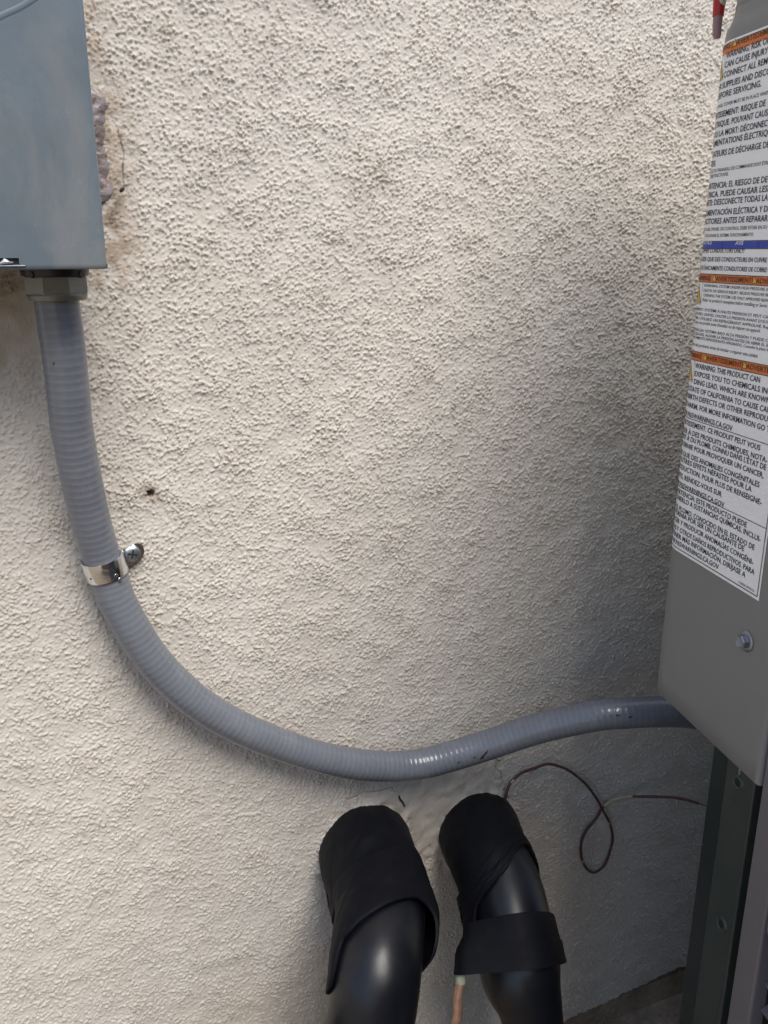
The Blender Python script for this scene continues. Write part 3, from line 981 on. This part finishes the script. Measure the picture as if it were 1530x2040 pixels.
# ------------------------------------------------------------------ thermostat wire
wp = [(1005, 1610, -.012), (1007.8, 1585, -.012), (1015, 1562, -.010), (1036.6, 1542, -.008), (1061.8, 1529.7, -.007), (1090.5, 1523, -.006), (1115.7, 1525.4, -.006), (1137, 1538.7, -.006),
      (1166, 1562, -.007), (1187.6, 1589, -.008), (1202, 1614, -.0095), (1214.5, 1641, -.009), (1220, 1670, -.007), (1214.5, 1702, -.006), (1202, 1727, -.006), (1184, 1737.5, -.006),
      (1167.8, 1729, -.006), (1158.8, 1706, -.006), (1159.5, 1677, -.006), (1169.6, 1652, -.006), (1187.6, 1628.6, -.006), (1198, 1614, -.006), (1209, 1603, -.007), (1230.7, 1592.6, -.009),
      (1259.5, 1587, -.013), (1277, 1588, -.018), (1331, 1589, -.035), (1367, 1594, -.050), (1399.6, 1603, -.070), (1420, 1607, -.100), (1442, 1610, -.150)]
wj = np.random.default_rng(5)
WT = Tube([(*at(x + wj.normal(0, 0.8), y + wj.normal(0, 0.8), yy), 0.00145) for x, y, yy in wp], 500)
wv = WT.r * (1 + 0.10 * noise1(WT.s * 130, 6))
WT.r = wv
thin = WT.s > WT.find(1390, 1602)[0]
WT.r = np.where(thin, 0.0006, WT.r)
wire = tag(grid_mesh('thermostat_wire', WT.P(WT.s[:, None], (np.arange(10) * 2 * math.pi / 10)[None]), M['wire'], close_v=True), 'brown wire looping on the stucco between the right pipe and the air conditioner', 'wire')
fix_normals(wire)
i0, i1 = WT.find(1203, 1609, s0=0.25)[0], WT.find(1260, 1587, s0=0.25)[0]
ss = np.linspace(i0, i1, 30)
fix_normals(grid_mesh('bare_splice', WT.P(ss[:, None], (np.arange(10) * 2 * math.pi / 10)[None], (0.0003 + 0.0003 * noise1(ss * 300, 2))[:, None]), M['splice'], wire, close_v=True))
for px, py in ((1213, 1640), (1022, 1556), (1161, 1716)):
    s_, p_ = WT.find(px, py)
    ss = np.linspace(s_ - .002, s_ + .002, 6)
    fix_normals(grid_mesh('scraped_spot', WT.P(ss[:, None], np.linspace(p_ - .7, p_ + .7, 6)[None], 0.00025), M['splice'], wire))

# ------------------------------------------------------------------ air conditioner
AZ = math.radians(10.7)
AT = np.array([math.sin(AZ), math.cos(AZ), 0.0])            # along the cabinet's side, towards the wall
AN = np.array([-math.cos(AZ), math.sin(AZ), 0.0])           # out of that side
AR = 0.030
AK = np.array([0.45044822, -0.1703267, 0.0])                # axis of the rounded corner
AP = AK + AN * AR
ZV = np.array([0, 0, 1.0])
ARC = AR * math.pi / 2


def pan(s, z, off=0.0):
    """point of the cabinet skin: s runs from the wall side round the corner and along the side towards the camera"""
    s, z, off = np.broadcast_arrays(np.asarray(s, float), np.asarray(z, float), np.asarray(off, float))
    a = np.clip(-s / AR, 0, math.pi / 2)[..., None]
    n = AN * np.cos(a) + AT * np.sin(a)
    base = AK + (AR + off)[..., None] * n
    base = base - AT * np.clip(s, 0, None)[..., None] - AN * np.clip(-s - ARC, 0, None)[..., None]
    base[..., 2] = z
    return base


ac = thing('air_conditioner', 'grey outdoor air conditioner cabinet with white warning label at the right edge', 'air conditioner')
# local frame of the flat side: x = s (towards camera), y = outwards, z = up
AX = (-AT, AN, ZV)
svals = np.concatenate([np.linspace(-0.13, -ARC, 4)[:-1], np.linspace(-ARC, 0, 17), np.linspace(0.006, 0.1125, 14)])
zprof = [(0.5462, -0.0016), (0.5460, -0.0006), (0.5466, 0.0)] + [(z, 0.0) for z in np.linspace(0.56, 0.98, 22)] + \
        [(0.990, 0.0), (0.9960, -0.0001), (1.0000, -0.0008), (1.0030, -0.0022), (1.0055, -0.0034), (1.0085, -0.0042), (1.0115, -0.0044), (1.0122, -0.0052), (1.0130, -0.0044), (1.0180, -0.0052), (1.026, -0.0056)]
P = np.array([pan(svals, z, o_) for z, o_ in zprof])
# a shallow dent-like wave keeps the sheet from looking ideal
cvr = grid_mesh('corner_cover', P, M['ac'], ac)
fix_normals(cvr)
# folded free edge of the cover
e0 = [(0.1125, 0.0), (0.1150, -0.0003), (0.1164, -0.0012), (0.1170, -0.0028), (0.1171, -0.0120)]
P = np.array([[pan(s, max(z, 0.5466), o_ + d_) for s, o_ in e0] for z, d_ in zprof[2:]])
fix_normals(grid_mesh('folded_edge', P, M['ac'], cvr))
# lid above the cover
lidp = [(1.030, -0.012), (1.0302, 0.001), (1.033, 0.004), (1.060, 0.004), (1.066, 0.0)]
sl_ = np.concatenate([np.linspace(-0.6, -ARC, 6)[:-1], np.linspace(-ARC, 0, 13), np.linspace(0.05, 0.74, 6)])
fix_normals(grid_mesh('top_rim', np.array([pan(sl_, z, o_) for z, o_ in lidp]), M['ac'], ac))
boxes('top_panel', [(-0.025, 0.735, -0.70, -0.004, 1.045, 1.064)], M['ac'], ac, org=AP, ax=AX)
# body behind the covers
boxes('inner_panel', [(0.018, 0.73, -0.70, -0.036, 0.0, 1.028)], M['acdark'], ac, org=AP, ax=AX, bevel=0.002)
boxes('back_panel', [(-0.029, 0.0175, -0.70, -0.10, 0.0, 1.028)], M['acdark'], ac, org=AP, ax=AX)
# corner post with a rolled edge
boxes('corner_post', [(0.0660, 0.0975, -0.0350, -0.0140, 0.0, 0.60)], M['acpost'], ac, org=AP, ax=AX, bevel=0.0008)
boxes('post_edge', [(0.0982, 0.1008, -0.0350, -0.0105, 0.0, 0.60)], M['acpost'], ac, org=AP, ax=AX, bevel=0.0010)
for s_, z_, long_ in ((0.0800, 0.5225, True), (0.0835, 0.4070, False)):
    c_ = AP - AT * s_ + AN * -0.0140 + ZV * z_
    sc_ = lathe('dimple', [(0.0066, -0.0004), (0.0056, 0.0010), (0.0040, 0.0014), (0.0030, 0.0006)], c_, axis=AN, n=24, mat=M['acpost'], parent=ac)
    lathe('screw_hole', [(0.0028, 0.0), (0.0028, 0.0012)], c_, axis=AN, n=16, mat=M['slot'], parent=sc_)
    if long_:
        boxes('slit', [(s_ - 0.0006, s_ + 0.0006, -0.0142, -0.0134, z_ + 0.006, z_ + 0.030)], M['screw'], sc_, org=AP, ax=AX)
# hexagon washer-head screw in the cover
c_ = AP - AT * 0.0872 + ZV * 0.6335
sc_ = lathe('washer_screw', [(0.0068, 0.0), (0.0069, 0.0007), (0.0058, 0.0013), (0.0050, 0.0014)], c_, axis=AN, n=28, mat=M['bolt'], parent=ac)
lathe('hex_head', [(0.0047, 0.0010), (0.0047, 0.0046), (0.0040, 0.0054), (0.0034, 0.0050), (0.0006, 0.0048)], c_, axis=AN, n=6, mat=M['bolt'], parent=sc_, smooth=False)
# louvred side panel
boxes('side_stile', [(0.1195, 0.1400, -0.0120, -0.0004, 0.0, 1.026)], M['plastic'], ac, org=AP, ax=AX, bevel=0.0015)
for z0, z1 in ((0.454, 0.474), (0.224, 0.244), (0.684, 0.704), (0.905, 1.02), (0.0, 0.04)):
    boxes('side_rail', [(0.1405, 0.72, -0.0120, -0.0006, z0, z1)], M['plastic'], ac, org=AP, ax=AX, bevel=0.0030)
lv = [(0.1403, 0.72)]
k = 0
first = None
for z in np.arange(0.055, 0.90, 0.021):
    if any(a - 0.012 < z < b_ + 0.006 for a, b_ in ((0.454, 0.474), (0.224, 0.244), (0.684, 0.704))):
        continue
    if first is None:
        V = []
        for x in (0.1403, 0.72):
            V += [AP - AT * x + AN * o_ + ZV * dz for o_, dz in ((-0.030, 0.012), (-0.008, 0.0), (-0.008, -0.0015), (-0.031, 0.0105))]
        F = [(0, 4, 5, 1), (1, 5, 6, 2), (2, 6, 7, 3), (3, 7, 4, 0), (0, 1, 2, 3), (7, 6, 5, 4)]
        first = mesh('louver', V, F, M['plastic'], ac)
        fix_normals(first)
        first.location.z = z
    else:
        o = first.copy()
        S.collection.objects.link(o)
        o.parent = ac
        o.location.z = z

# ------------------------------------------------------------------ warning label
LS0, LS1, LZ0, LZ1 = -0.044, 0.0935, 0.6634, 0.9930


def on_skin(name, s0, s1, z0, z1, off, mat, parent, ns_=None):
    """a flat printed field lying on the cabinet skin; thickness is that of a sticker"""
    if ns_ is None:
        ns_ = max(2, int((s1 - s0) / 0.004) + 1) if s0 < 0 else 2
    sv = np.linspace(s0, s1, ns_)
    return fix_normals(grid_mesh(name, np.array([pan(sv, z, off) for z in (z0, z1)]), mat, parent))


label = on_skin('warning_label', LS0, LS1, LZ0, LZ1, 0.00025, M['white'], cvr, 40)
label['label'] = 'white warning label with orange headers, a blue bar and black trilingual text'
O1, O2, O3 = 0.00038, 0.00050, 0.00062


def field(name, s0, s1, z0, z1, off, mat):
    o = on_skin(name, s0, s1, z0, z1, off, mat, label)
    return o


for z0, z1 in ((0.9858, 0.9910), (0.8508, 0.8557), (0.7996, 0.8052)):
    field('header_band', LS0, LS1 - 0.0018, z0, z1, O1, M['orange'])
field('blue_bar', LS0, LS1 - 0.0018, 0.8717, 0.8757, O1, M['blue'])
for z in (0.7597, 0.7098, 0.8052, 0.8557, 0.9914, 0.8714, 0.8760, 0.8505, 0.7993):
    field('ruled_line', LS0, LS1 - 0.0018, z - 0.00022, z + 0.00022, O2, M['ink'])
field('border_line', LS0, LS1 - 0.0018, LZ0 + 0.0020, LZ0 + 0.0026, O2, M['ink'])
field('border_line', LS1 - 0.0022, LS1 - 0.0016, LZ0 + 0.0020, LZ1 - 0.0016, O2, M['ink'])
for s_ in (0.0132, 0.0503):
    field('divider', s_ - .0002, s_ + .0002, 0.8717, 0.8757, O2, M['ink'])
for z0, z1 in ((0.8508, 0.8557), (0.7996, 0.8052)):
    for s_ in (0.0033, 0.0487):
        field('divider', s_ - .0002, s_ + .0002, z0, z1, O2, M['ink'])
field('divider', 0.0008, 0.0012, 0.9858, 0.9910, O2, M['ink'])


def triangle(s_, z_, w_, h_, off, mat, name, inner=False):
    sv = np.linspace(-0.5, 0.5, 9)
    V = []
    for u in sv:
        V.append(pan(s_ + u * w_, z_, off))
        V.append(pan(s_ + u * w_, z_ + h_ * (1 - abs(u) * 2) + 0.00002, off))
    F = [(2 * i, 2 * i + 2, 2 * i + 3, 2 * i + 1) for i in range(8)]
    return fix_normals(mesh(name, V, F, mat, label))


# large hazard symbols in their boxes at the turned edge
for z0, z1, sd_ in ((0.9721, 0.9855, -0.0066), (0.8363, 0.8505, -0.0040), (0.7846, 0.7990, -0.0041)):
    field('box_line', sd_ - .00018, sd_ + .00018, z0, z1, O2, M['grey'])
    field('box_line', sd_ - .020, sd_, z0 - .0002, z0 + .0002, O2, M['grey'])
    triangle(sd_ - 0.0082, z0 + 0.0008, 0.0158, (z1 - z0) * 0.86, O1, M['ink'], 'hazard_symbol')
    triangle(sd_ - 0.0082, z0 + 0.0012, 0.0142, (z1 - z0) * 0.76, O2, M['yellow'], 'hazard_symbol')
    field('hazard_mark', sd_ - 0.0088, sd_ - 0.0076, z0 + 0.0034, z0 + 0.0075, O3, M['ink'])
    field('hazard_mark', sd_ - 0.0088, sd_ - 0.0076, z0 + 0.0022, z0 + 0.0029, O3, M['ink'])

# lettering: (block, text, place of the letter after ^, place of the letter after |, baseline height, letter height, style)
LINES = [
    ('h1', '⚠WARNING  ⚠^AVERTISSEM|ENT ⚠ADVERTENCIA', 0.0052, 0.0347, 0.9885, 0.0045, 'b'),
    ('b1', '^WARNING: RISK O|F ELECTRIC', -0.005, 0.0351, 0.9832, 0.0043, 'b'),
    ('b1', '^CAN CAUSE INJURY| OR', -0.0057, 0.0369, 0.978, 0.0043, 'b'),
    ('b1', '^CONNECT ALL REM|OTE', -0.0056, 0.038, 0.9725, 0.0043, 'b'),
    ('b1', 'POWER ^SUPPLIES AND DISC|ONN', -0.0062, 0.0379, 0.9666, 0.0043, 'b'),
    ('b1', 'ECTS ^BEFORE SERVICING.|', -0.0132, 0.0348, 0.9613, 0.0043, 'b'),
    ('b1', 'CONTROL PANEL ^COVER MUST BE IN PLACE WHE|N', -0.0016, 0.041, 0.956, 0.0025, 'b'),
    ('b1', 'AVERTISSEMENT: ^RISQUE DE|', 0.0169, 0.0409, 0.9501, 0.0043, 'b'),
    ('b1', 'ÉLECTRIQUE. ^POUVANT CAUS|ER', 0.0085, 0.0438, 0.9446, 0.0043, 'b'),
    ('b1', 'ES OU LA MORT: ^DÉCONNEC|T', 0.0187, 0.045, 0.9389, 0.0043, 'b'),
    ('b1', 'ALIMENTATIONS ^ÉLECTRIQ|UES', 0.0236, 0.0461, 0.9337, 0.0043, 'b'),
    ('b1', 'SATEURS ^DE DÉCHARGE D|E', 0.0089, 0.0465, 0.9272, 0.0043, 'b'),
    ('b1', "L'EN^TIEN.|", -0.0135, -0.0039, 0.9218, 0.0043, 'b'),
    ('b1', 'COUVERCLE DU PANNEAU DE ^COMMANDE DOIT ÊTR|E', 0.0184, 0.0493, 0.9179, 0.0025, 'b'),
    ('b1', 'SYSTÈME ^FONCTIONNE.|', -0.0048, 0.0118, 0.9149, 0.0025, 'b'),
    ('b1', 'ADVERTENCIA: EL ^RIESGO DE DE|', 0.0194, 0.0513, 0.9082, 0.0043, 'b'),
    ('b1', 'ELÉCTRICA. ^PUEDE CAUSAR LES|IO', 0.0052, 0.0523, 0.9030, 0.0043, 'b'),
    ('b1', 'MUERTE: ^DESCONECTE TODAS LA|', -0.0008, 0.0535, 0.8981, 0.0043, 'b'),
    ('b1', 'ALIMENTACIÓN ^ELÉCTRICA Y D|E', 0.0211, 0.0547, 0.8919, 0.0043, 'b'),
    ('b1', 'CAPACITORES ^ANTES DE REPARAR|', 0.0112, 0.0558, 0.8867, 0.0043, 'b'),
    ('b1', 'CUBIERTA DEL PANEL DE ^CONTROL DEBE ESTAR EN SU|', 0.0142, 0.0562, 0.8825, 0.0025, 'b'),
    ('b1', 'FUNCIONAR EL SISTEMA. ^FUNCIONAMIENTO.|', 0.0207, 0.0445, 0.8786, 0.0025, 'b'),
    ('n', '^NOTICE|', -0.0118, 0.0017, 0.8742, 0.003, 'w'),
    ('n', '^AVIS|', 0.0273, 0.0353, 0.8737, 0.003, 'w'),
    ('c', 'COPPER ^CONDUCTORS ONLY!|', 0.0005, 0.0373, 0.869, 0.0033, 'b'),
    ('c', 'UTILISER QUE DES ^CONDUCTEURS EN CUIVRE|', 0.0142, 0.0601, 0.8637, 0.0033, 'b'),
    ('c', 'UTILICE ÚNICAMENTE ^CONDUTORES DE COBRE!|', 0.018, 0.0613, 0.8582, 0.0033, 'b'),
    ('h2', '⚠WARNING  ⚠^AVERTISSEMENT |⚠ADVERTENCIA', 0.0106, 0.0496, 0.8516, 0.0045, 'b'),
    ('s', '^WARNING: SYSTEM UNDER HIGH |PRESSURE AND CAN', -0.0022, 0.0475, 0.8476, 0.0022, 'b'),
    ('s', '^DEATH OR SERIOUS INJURY. |RELIEVE PRESSURE BEF', -0.0022, 0.0373, 0.8445, 0.0022, 'b'),
    ('s', '^OPENING THE SYSTEM. |USE ONLY APPROVED REFRI', -0.0015, 0.0297, 0.8414, 0.0022, 'b'),
    ('s', "^Refer to product's nameplate |before installing or Servic", -0.0021, 0.0345, 0.8383, 0.0026, 'b'),
    ('s', 'AVERTISSEMENT: ^SYSTÈME À HAUTE |PRESSION ET PEUT CAUSER D', 0.0015, 0.0321, 0.8321, 0.0022, 'b'),
    ('s', "BLESSURES ^GRAVES. CHUTER LA |PRESSION AVANT D'OUVRIR L", 0.0009, 0.0322, 0.8292, 0.0022, 'b'),
    ('s', 'SYSTÈME. ^UTILISEZ UN |RÉFRIGÉRANT APPROUVÉ. Reportez-vous à la', -0.0035, 0.0189, 0.8263, 0.0022, 'b'),
    ('s', "la plaque du produit ^avant d'installer ou de réparer cet appareil.|", 0.0106, 0.0624, 0.8235, 0.0026, 'b'),
    ('s', 'ADVERTENCIA: ^SISTEMA BAJO ALTA |PRESIÓN Y PUEDE CAUSAR MUE', 0.0047, 0.0379, 0.8187, 0.0022, 'b'),
    ('s', 'LESIONES GRAVES. ^ALIVIAR LA |PRESIÓN ANTES DE ABRIR EL SISTEMA', 0.0058, 0.0237, 0.816, 0.0022, 'b'),
    ('s', 'ÚNICAMENTE REFRIGERANTE ^APROBADO. |Consulte la placa d', 0.029, 0.0476, 0.8135, 0.0022, 'b'),
    ('s', 'nombre del producto ^antes de instalar o reparar esta unidad.|', 0.0124, 0.0631, 0.8087, 0.0026, 'b'),
    ('h3', '⚠WARNING  ⚠^AVERTISSEMENT |⚠ADVERTENCIA', 0.0099, 0.0501, 0.8011, 0.0045, 'b'),
    ('w', '^WARNING: THIS PRODUCT CAN|', -0.0025, 0.068, 0.7944, 0.0043, 'b'),
    ('w', '^EXPOSE YOU TO |CHEMICALS INCLU-', -0.0027, 0.0402, 0.789, 0.0043, 'b'),
    ('w', '^DING LEAD, WHICH |ARE KNOWN TO', -0.0022, 0.0475, 0.7837, 0.0043, 'b'),
    ('w', 'THE ^STATE OF |CALIFORNIA TO CAUSE CANCER', -0.0088, 0.0149, 0.7782, 0.0043, 'b'),
    ('w', 'AND ^BIRTH DEFECTS |OR OTHER REPRODUC-', -0.0095, 0.0287, 0.7729, 0.0043, 'b'),
    ('w', 'TIVE HARM. ^FOR MORE |INFORMATION GO TO', 0.0077, 0.034, 0.7671, 0.0043, 'b'),
    ('w', 'WWW.P65^WARNINGS.CA.GOV|', 0.0013, 0.0465, 0.7606, 0.0043, 'b'),
    ('f', 'AVERTISSEMENT: ^CE PRODUIT PEUT VOUS|', 0.02, 0.0762, 0.7545, 0.0043, 'b'),
    ('f', 'EXPOSER ^À DES PRODUITS CHIMIQUES, NOTA-|', -0.0024, 0.0843, 0.7487, 0.0043, 'b'),
    ('f', "MENT À ^DU PLOMB, CONNU DANS L'ÉTAT DE|", 0.0012, 0.0839, 0.7442, 0.0043, 'b'),
    ('f', 'CALIFORNIE ^POUR PROVOQUER UN CANCER,|', 0.0068, 0.0827, 0.7389, 0.0043, 'b'),
    ('f', 'AINSI ^QUE DES ANOMALIES CONGÉNITALES|', -0.0073, 0.08, 0.7324, 0.0043, 'b'),
    ('f', "D'AUTRES ^EFFETS NÉFASTES POUR LA|", 0.0076, 0.073, 0.7278, 0.0043, 'b'),
    ('f', 'REPRODUCTION. ^POUR PLUS DE RENSEIGNE-|', 0.0195, 0.0843, 0.7224, 0.0043, 'b'),
    ('f', 'MENTS, ^RENDEZ-VOUS SUR|', -0.0014, 0.0435, 0.7163, 0.0043, 'b'),
    ('f', 'WWW.P65^WARNINGS.CA.GOV|', 0.0005, 0.0476, 0.7101, 0.0043, 'b'),
    ('e', 'ADVERTENCIA: ^ESTE PRODUCTO PUEDE|', 0.016, 0.073, 0.7046, 0.0043, 'b'),
    ('e', 'EXPONERLO ^A SUSTANCIAS QUÍMICAS, INCLUI-|', 0.0091, 0.0879, 0.7, 0.0043, 'b'),
    ('e', 'DO EL ^PLOMO, CONOCIDO EN EL ESTADO DE|', -0.0043, 0.0832, 0.6931, 0.0043, 'b'),
    ('e', 'CALIFORNIA ^POR SER UN CAUSANTE DE|', 0.0085, 0.0735, 0.689, 0.0043, 'b'),
    ('e', 'CÁNCER Y ^PRODUCIR ANOMALÍAS CONGÉNI-|', 0.0042, 0.0839, 0.6836, 0.0043, 'b'),
    ('e', 'TAS Y ^OTROS DAÑOS REPRODUCTIVOS. PARA|', -0.0002, 0.0861, 0.6779, 0.0043, 'b'),
    ('e', 'OBTENER ^MÁS INFORMACIÓN, DIRÍJASE A|', 0.0042, 0.0779, 0.673, 0.0043, 'b'),
    ('e', 'WWW.P65^WARNINGS.CA.GOV|', 0.0037, 0.0497, 0.6678, 0.0043, 'b'),
    ('e', '^X28BA187901D|', 0.072, 0.0885, 0.6673, 0.0018, 'b'),
]
DG = bpy.context.evaluated_depsgraph_get
_tc = bpy.data.curves.new('lettering', 'FONT')
_to = bpy.data.objects.new('lettering', _tc)
S.collection.objects.link(_to)


def set_text(t, bold, shear=0.0):
    _tc.body = t
    _tc.size = 1.0
    _tc.offset = bold
    _tc.shear = shear
    _tc.resolution_u = 2
    _tc.fill_mode = 'FRONT'
    dg = DG()
    dg.update()
    me = bpy.data.meshes.new_from_object(_to.evaluated_get(dg))
    n = len(me.vertices)
    V = np.zeros(n * 3)
    me.vertices.foreach_get('co', V)
    F = [tuple(p.vertices) for p in me.polygons]
    bpy.data.meshes.remove(me)
    return V.reshape(-1, 3), F


def advance(t):
    """width of a string, trailing space included"""
    V, _ = set_text(t + 'l', 0)
    W, _ = set_text('l', 0)
    return V[:, 0].max() - W[:, 0].max()


CAPH = set_text('H', 0)[0][:, 1].max()
blocks = {}
for blk, marked, sa_, sb_, z_, cap, st in LINES:
    ia = len(marked.split('^')[0].replace('|', ''))
    ib = len(marked.split('|')[0].replace('^', ''))
    txt = marked.replace('^', '').replace('|', '')
    marks = [i for i, c in enumerate(txt) if c == '\u26a0']
    plain = txt.replace('\u26a0', '  ')
    def idx(i):
        return i + sum(1 for m_ in marks if m_ < i)
    xa, xb = advance(plain[:idx(ia)]) if ia else 0.0, advance(plain[:idx(ib)])
    k = (sb_ - sa_) / (xb - xa)
    cap = cap * 0.79
    ky = cap / CAPH
    small = cap < 0.0022
    V, F = set_text(plain, 0.013 if not small else 0.004, 0.25 if st == 'w' else 0.0)
    s_ = sa_ + (V[:, 0] - xa) * k
    keep = (s_ > LS0 + 0.001) & (s_ < LS1 - 0.0026)
    if blk[0] == 'h':
        zz = z_ + 0.0 + V[:, 1] * ky * 0.86
    else:
        zz = z_ + V[:, 1] * ky
    Q = pan(s_, zz, O2 if blk[0] not in 'hn' else O3)
    if blk == 'n':
        blk = 'n' + marked[1]
    B = blocks.setdefault(blk, ([], []))
    b = len(B[0])
    B[0].extend(Q)
    B[1].extend(tuple(b + i for i in f) for f in F if all(keep[i] for i in f))
    for m_ in marks:
        sm = sa_ + (advance(plain[:idx(m_)] or '') if m_ else 0.0) * k - xa * k + k * 0.26
        if sm > LS0 + .004 and sm < LS1 - .006:
            triangle(sm, z_ - 0.0002, 0.0052, 0.0042, O2, M['brown'], 'small_hazard_symbol')
            triangle(sm, z_ + 0.0001, 0.0040, 0.0033, O3, M['yellow'], 'small_hazard_symbol')
for blk, (Vb, Fb) in blocks.items():
    me = bpy.data.meshes.new('lettering')
    me.from_pydata([tuple(v) for v in Vb], [], Fb)
    bm = bmesh.new(); bm.from_mesh(me)
    bmesh.ops.delete(bm, geom=[v for v in bm.verts if not v.link_faces], context='VERTS')
    bm.to_mesh(me); bm.free()
    mat = {'h': M['brown'], 'n': M['whiteink']}.get(blk[0], M['ink'])
    link('lettering', me, mat, label)
bpy.data.objects.remove(_to)
bpy.data.curves.remove(_tc)

# ------------------------------------------------------------------ red and pink plastic end hanging at the cabinet's corner
tagp = thing('plastic_tag', 'red and dusty pink plastic end hanging behind the top corner of the cabinet', 'plastic tag')
YT = -0.128
PT = Tube([(*at(1434, -30, YT), .0034), (*at(1433, 5, YT), .0033), (*at(1431, 28, YT), .0031), (*at(1429, 50, YT), .0029), (*at(1428, 70, YT), .0027), (*at(1426.5, 75, YT), .0020), (*at(1426.5, 78, YT), .0006)], 80)
sm_, _ = PT.find(1428, 28)
sleeve('tail', PT, sm_, PT.s[-1], tagp, M['pink'], n=20, m=40)
sleeve('red_sleeve', PT, 0.0, sm_ + .0006, tagp, M['red'], off=0.0005, n=20, m=20)
PC = Tube([(*at(1436, -40, YT), .0035), (*at(1436, -5, YT - .001), .0034), (*at(1436, 12, YT - .001), .0028), (*at(1435.5, 18, YT - .001), .0008)], 30)
sleeve('cream_core', PC, 0.0, PC.s[-1], tagp, M['cream'], n=18, m=24)
